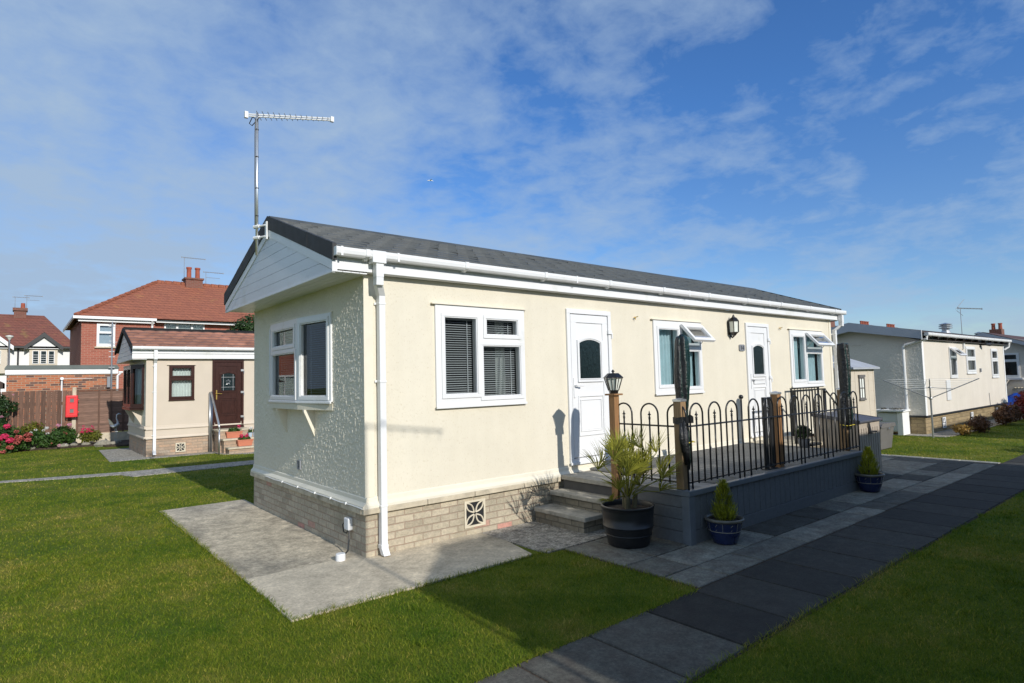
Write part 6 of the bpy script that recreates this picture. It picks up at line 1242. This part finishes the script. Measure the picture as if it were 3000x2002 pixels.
V[:,0]=np.stack([x-dxw,y-dyw,np.zeros(n)-.002],1);V[:,1]=np.stack([x+dxw,y+dyw,np.zeros(n)-.002],1)
V[:,2]=np.stack([x+dxw*.8+lx_*.35,y+dyw*.8+ly_*.35,h*.6],1);V[:,3]=np.stack([x-dxw*.8+lx_*.35,y-dyw*.8+ly_*.35,h*.6],1);V[:,4]=np.stack([x+lx_,y+ly_,h],1)
me=bpy.data.meshes.new('grass'); me.vertices.add(n*5); me.vertices.foreach_set('co',V.ravel())
idx=(np.arange(n)*5)[:,None]+np.array([0,1,2,3, 3,2,4])[None,:]
me.loops.add(n*7); me.loops.foreach_set('vertex_index',idx.ravel().astype(np.int32)); me.polygons.add(n*2)
ls=np.empty((n,2),np.int32); ls[:,0]=np.arange(n)*7; ls[:,1]=ls[:,0]+4; me.polygons.foreach_set('loop_start',ls.ravel()); me.update(calc_edges=True)
a=me.attributes.new('tint','FLOAT','POINT'); a.data.foreach_set('value',np.repeat(rng.uniform(0,1,n).astype(np.float32),5)); me.materials.append(M['blade'])
o=bpy.data.objects.new('grass',me); COL.objects.link(o); tag(o,'short mown green grass of the lawns around the cream park home','grass',kind='stuff'); print('blades',n)

# ------------------------------------------------------------------ LIGHT, SKY, CAMERA
sdir=Vector((-.04,-1,.49)).normalized()      # towards the sun
sun=bpy.data.lights.new('Sun','SUN'); sun.energy=4.0; sun.angle=math.radians(.53); sun.color=(1,.955,.88)
so=bpy.data.objects.new('sun',sun); COL.objects.link(so); so.rotation_euler=(-sdir).to_track_quat('-Z','Y').to_euler(); so.location=(0,-30,20)
Wd=bpy.data.worlds.new('World'); S.world=Wd; Wd.use_nodes=True; t=Wd.node_tree; t.nodes.clear()
out=N(t,'ShaderNodeOutputWorld'); bg=N(t,'ShaderNodeBackground'); L(t,bg.outputs[0],out.inputs[0])
sky=N(t,'ShaderNodeTexSky'); sky.sky_type='NISHITA'; sky.sun_disc=False; sky.sun_elevation=math.asin(sdir.z); sky.sun_rotation=math.atan2(sdir.x,sdir.y); sky.air_density=1.0; sky.dust_density=.2; sky.ozone_density=4.0
tc=N(t,'ShaderNodeTexCoord'); sp=N(t,'ShaderNodeSeparateXYZ'); L(t,tc.outputs['Generated'],sp.inputs[0])
mxz=N(t,'ShaderNodeMath',operation='MAXIMUM'); L(t,sp.outputs[2],mxz.inputs[0]); mxz.inputs[1].default_value=.015
ad=N(t,'ShaderNodeMath',operation='ADD'); L(t,mxz.outputs[0],ad.inputs[0]); ad.inputs[1].default_value=.20
dx_=N(t,'ShaderNodeMath',operation='DIVIDE'); L(t,sp.outputs[0],dx_.inputs[0]); L(t,ad.outputs[0],dx_.inputs[1])
dy_=N(t,'ShaderNodeMath',operation='DIVIDE'); L(t,sp.outputs[1],dy_.inputs[0]); L(t,ad.outputs[0],dy_.inputs[1])
cb=N(t,'ShaderNodeCombineXYZ'); L(t,dx_.outputs[0],cb.inputs[0]); L(t,dy_.outputs[0],cb.inputs[1])
n1=N(t,'ShaderNodeTexNoise',Scale=2.3,Detail=8.0,Roughness=.56,Distortion=.12); L(t,cb.outputs[0],n1.inputs['Vector'])
n2=N(t,'ShaderNodeTexNoise',Scale=.33,Detail=3.0); L(t,cb.outputs[0],n2.inputs['Vector'])
# coverage: more to the left (towards +y), less to the right (+x)
cv=N(t,'ShaderNodeMath',operation='MULTIPLY_ADD'); L(t,n2.outputs[0],cv.inputs[0]); cv.inputs[1].default_value=.45; L(t,n1.outputs[0],cv.inputs[2])
dt=N(t,'ShaderNodeVectorMath',operation='DOT_PRODUCT'); L(t,tc.outputs['Generated'],dt.inputs[0]); dt.inputs[1].default_value=(-.90,.05,-.60)
c2=N(t,'ShaderNodeMath',operation='MULTIPLY_ADD'); L(t,dt.outputs['Value'],c2.inputs[0]); c2.inputs[1].default_value=.42; L(t,cv.outputs[0],c2.inputs[2])
n4=N(t,'ShaderNodeTexNoise',Scale=8.5,Detail=5.0,Roughness=.62,Distortion=.3); L(t,cb.outputs[0],n4.inputs['Vector'])
c3=N(t,'ShaderNodeMath',operation='MULTIPLY_ADD'); L(t,n4.outputs[0],c3.inputs[0]); c3.inputs[1].default_value=.50; L(t,c2.outputs[0],c3.inputs[2])
cr=ramp(t,[(.50,(0,0,0)),(.64,(.36,.36,.36)),(.80,(.66,.66,.66)),(1.0,(.96,.96,.96))]); L(t,c3.outputs[0],cr.inputs[0])
mx=N(t,'ShaderNodeMix',data_type='RGBA'); tn=N(t,'ShaderNodeVectorMath',operation='MULTIPLY'); L(t,sky.outputs[0],tn.inputs[0]); tm=N(t,'ShaderNodeMapRange'); tm.inputs['From Min'].default_value=.02; tm.inputs['From Max'].default_value=.40; L(t,sp.outputs[2],tm.inputs['Value'])
tt=N(t,'ShaderNodeMix',data_type='RGBA'); L(t,tm.outputs[0],tt.inputs['Factor']); tt.inputs['A'].default_value=(.95,.98,1.06,1); tt.inputs['B'].default_value=(.60,.95,1.32,1); L(t,tt.outputs['Result'],tn.inputs[1]); L(t,cr.outputs[0],mx.inputs['Factor']); L(t,tn.outputs[0],mx.inputs['A']); mx.inputs['B'].default_value=(3.1,4.2,5.7,1)
L(t,mx.outputs['Result'],bg.inputs[0]); bg.inputs[1].default_value=.12
cam=bpy.data.cameras.new('Camera'); co=bpy.data.objects.new('camera',cam); COL.objects.link(co); S.camera=co
cam.sensor_width=36; cam.lens=1762.878/3000*36; cam.clip_end=2000; cam.clip_start=.05
cy,sy,cp,spi=math.cos(YAW),math.sin(YAW),math.cos(PIT),math.sin(PIT)
fwd=Vector((cy*cp,sy*cp,spi)); r=Vector((sy,-cy,0)); u=r.cross(fwd); cr_,sr=math.cos(ROLL),math.sin(ROLL)
r2_=r*cr_+u*sr; u2=-r*sr+u*cr_
m=Matrix((( r2_.x,u2.x,-fwd.x,CAM[0]),(r2_.y,u2.y,-fwd.y,CAM[1]),(r2_.z,u2.z,-fwd.z,CAM[2]),(0,0,0,1))); co.matrix_world=m
S.view_settings.view_transform='Standard'; S.view_settings.look='None'; S.view_settings.exposure=0; S.view_settings.gamma=1
S.render.engine='CYCLES'; S.cycles.max_bounces=8; S.cycles.transparent_max_bounces=12
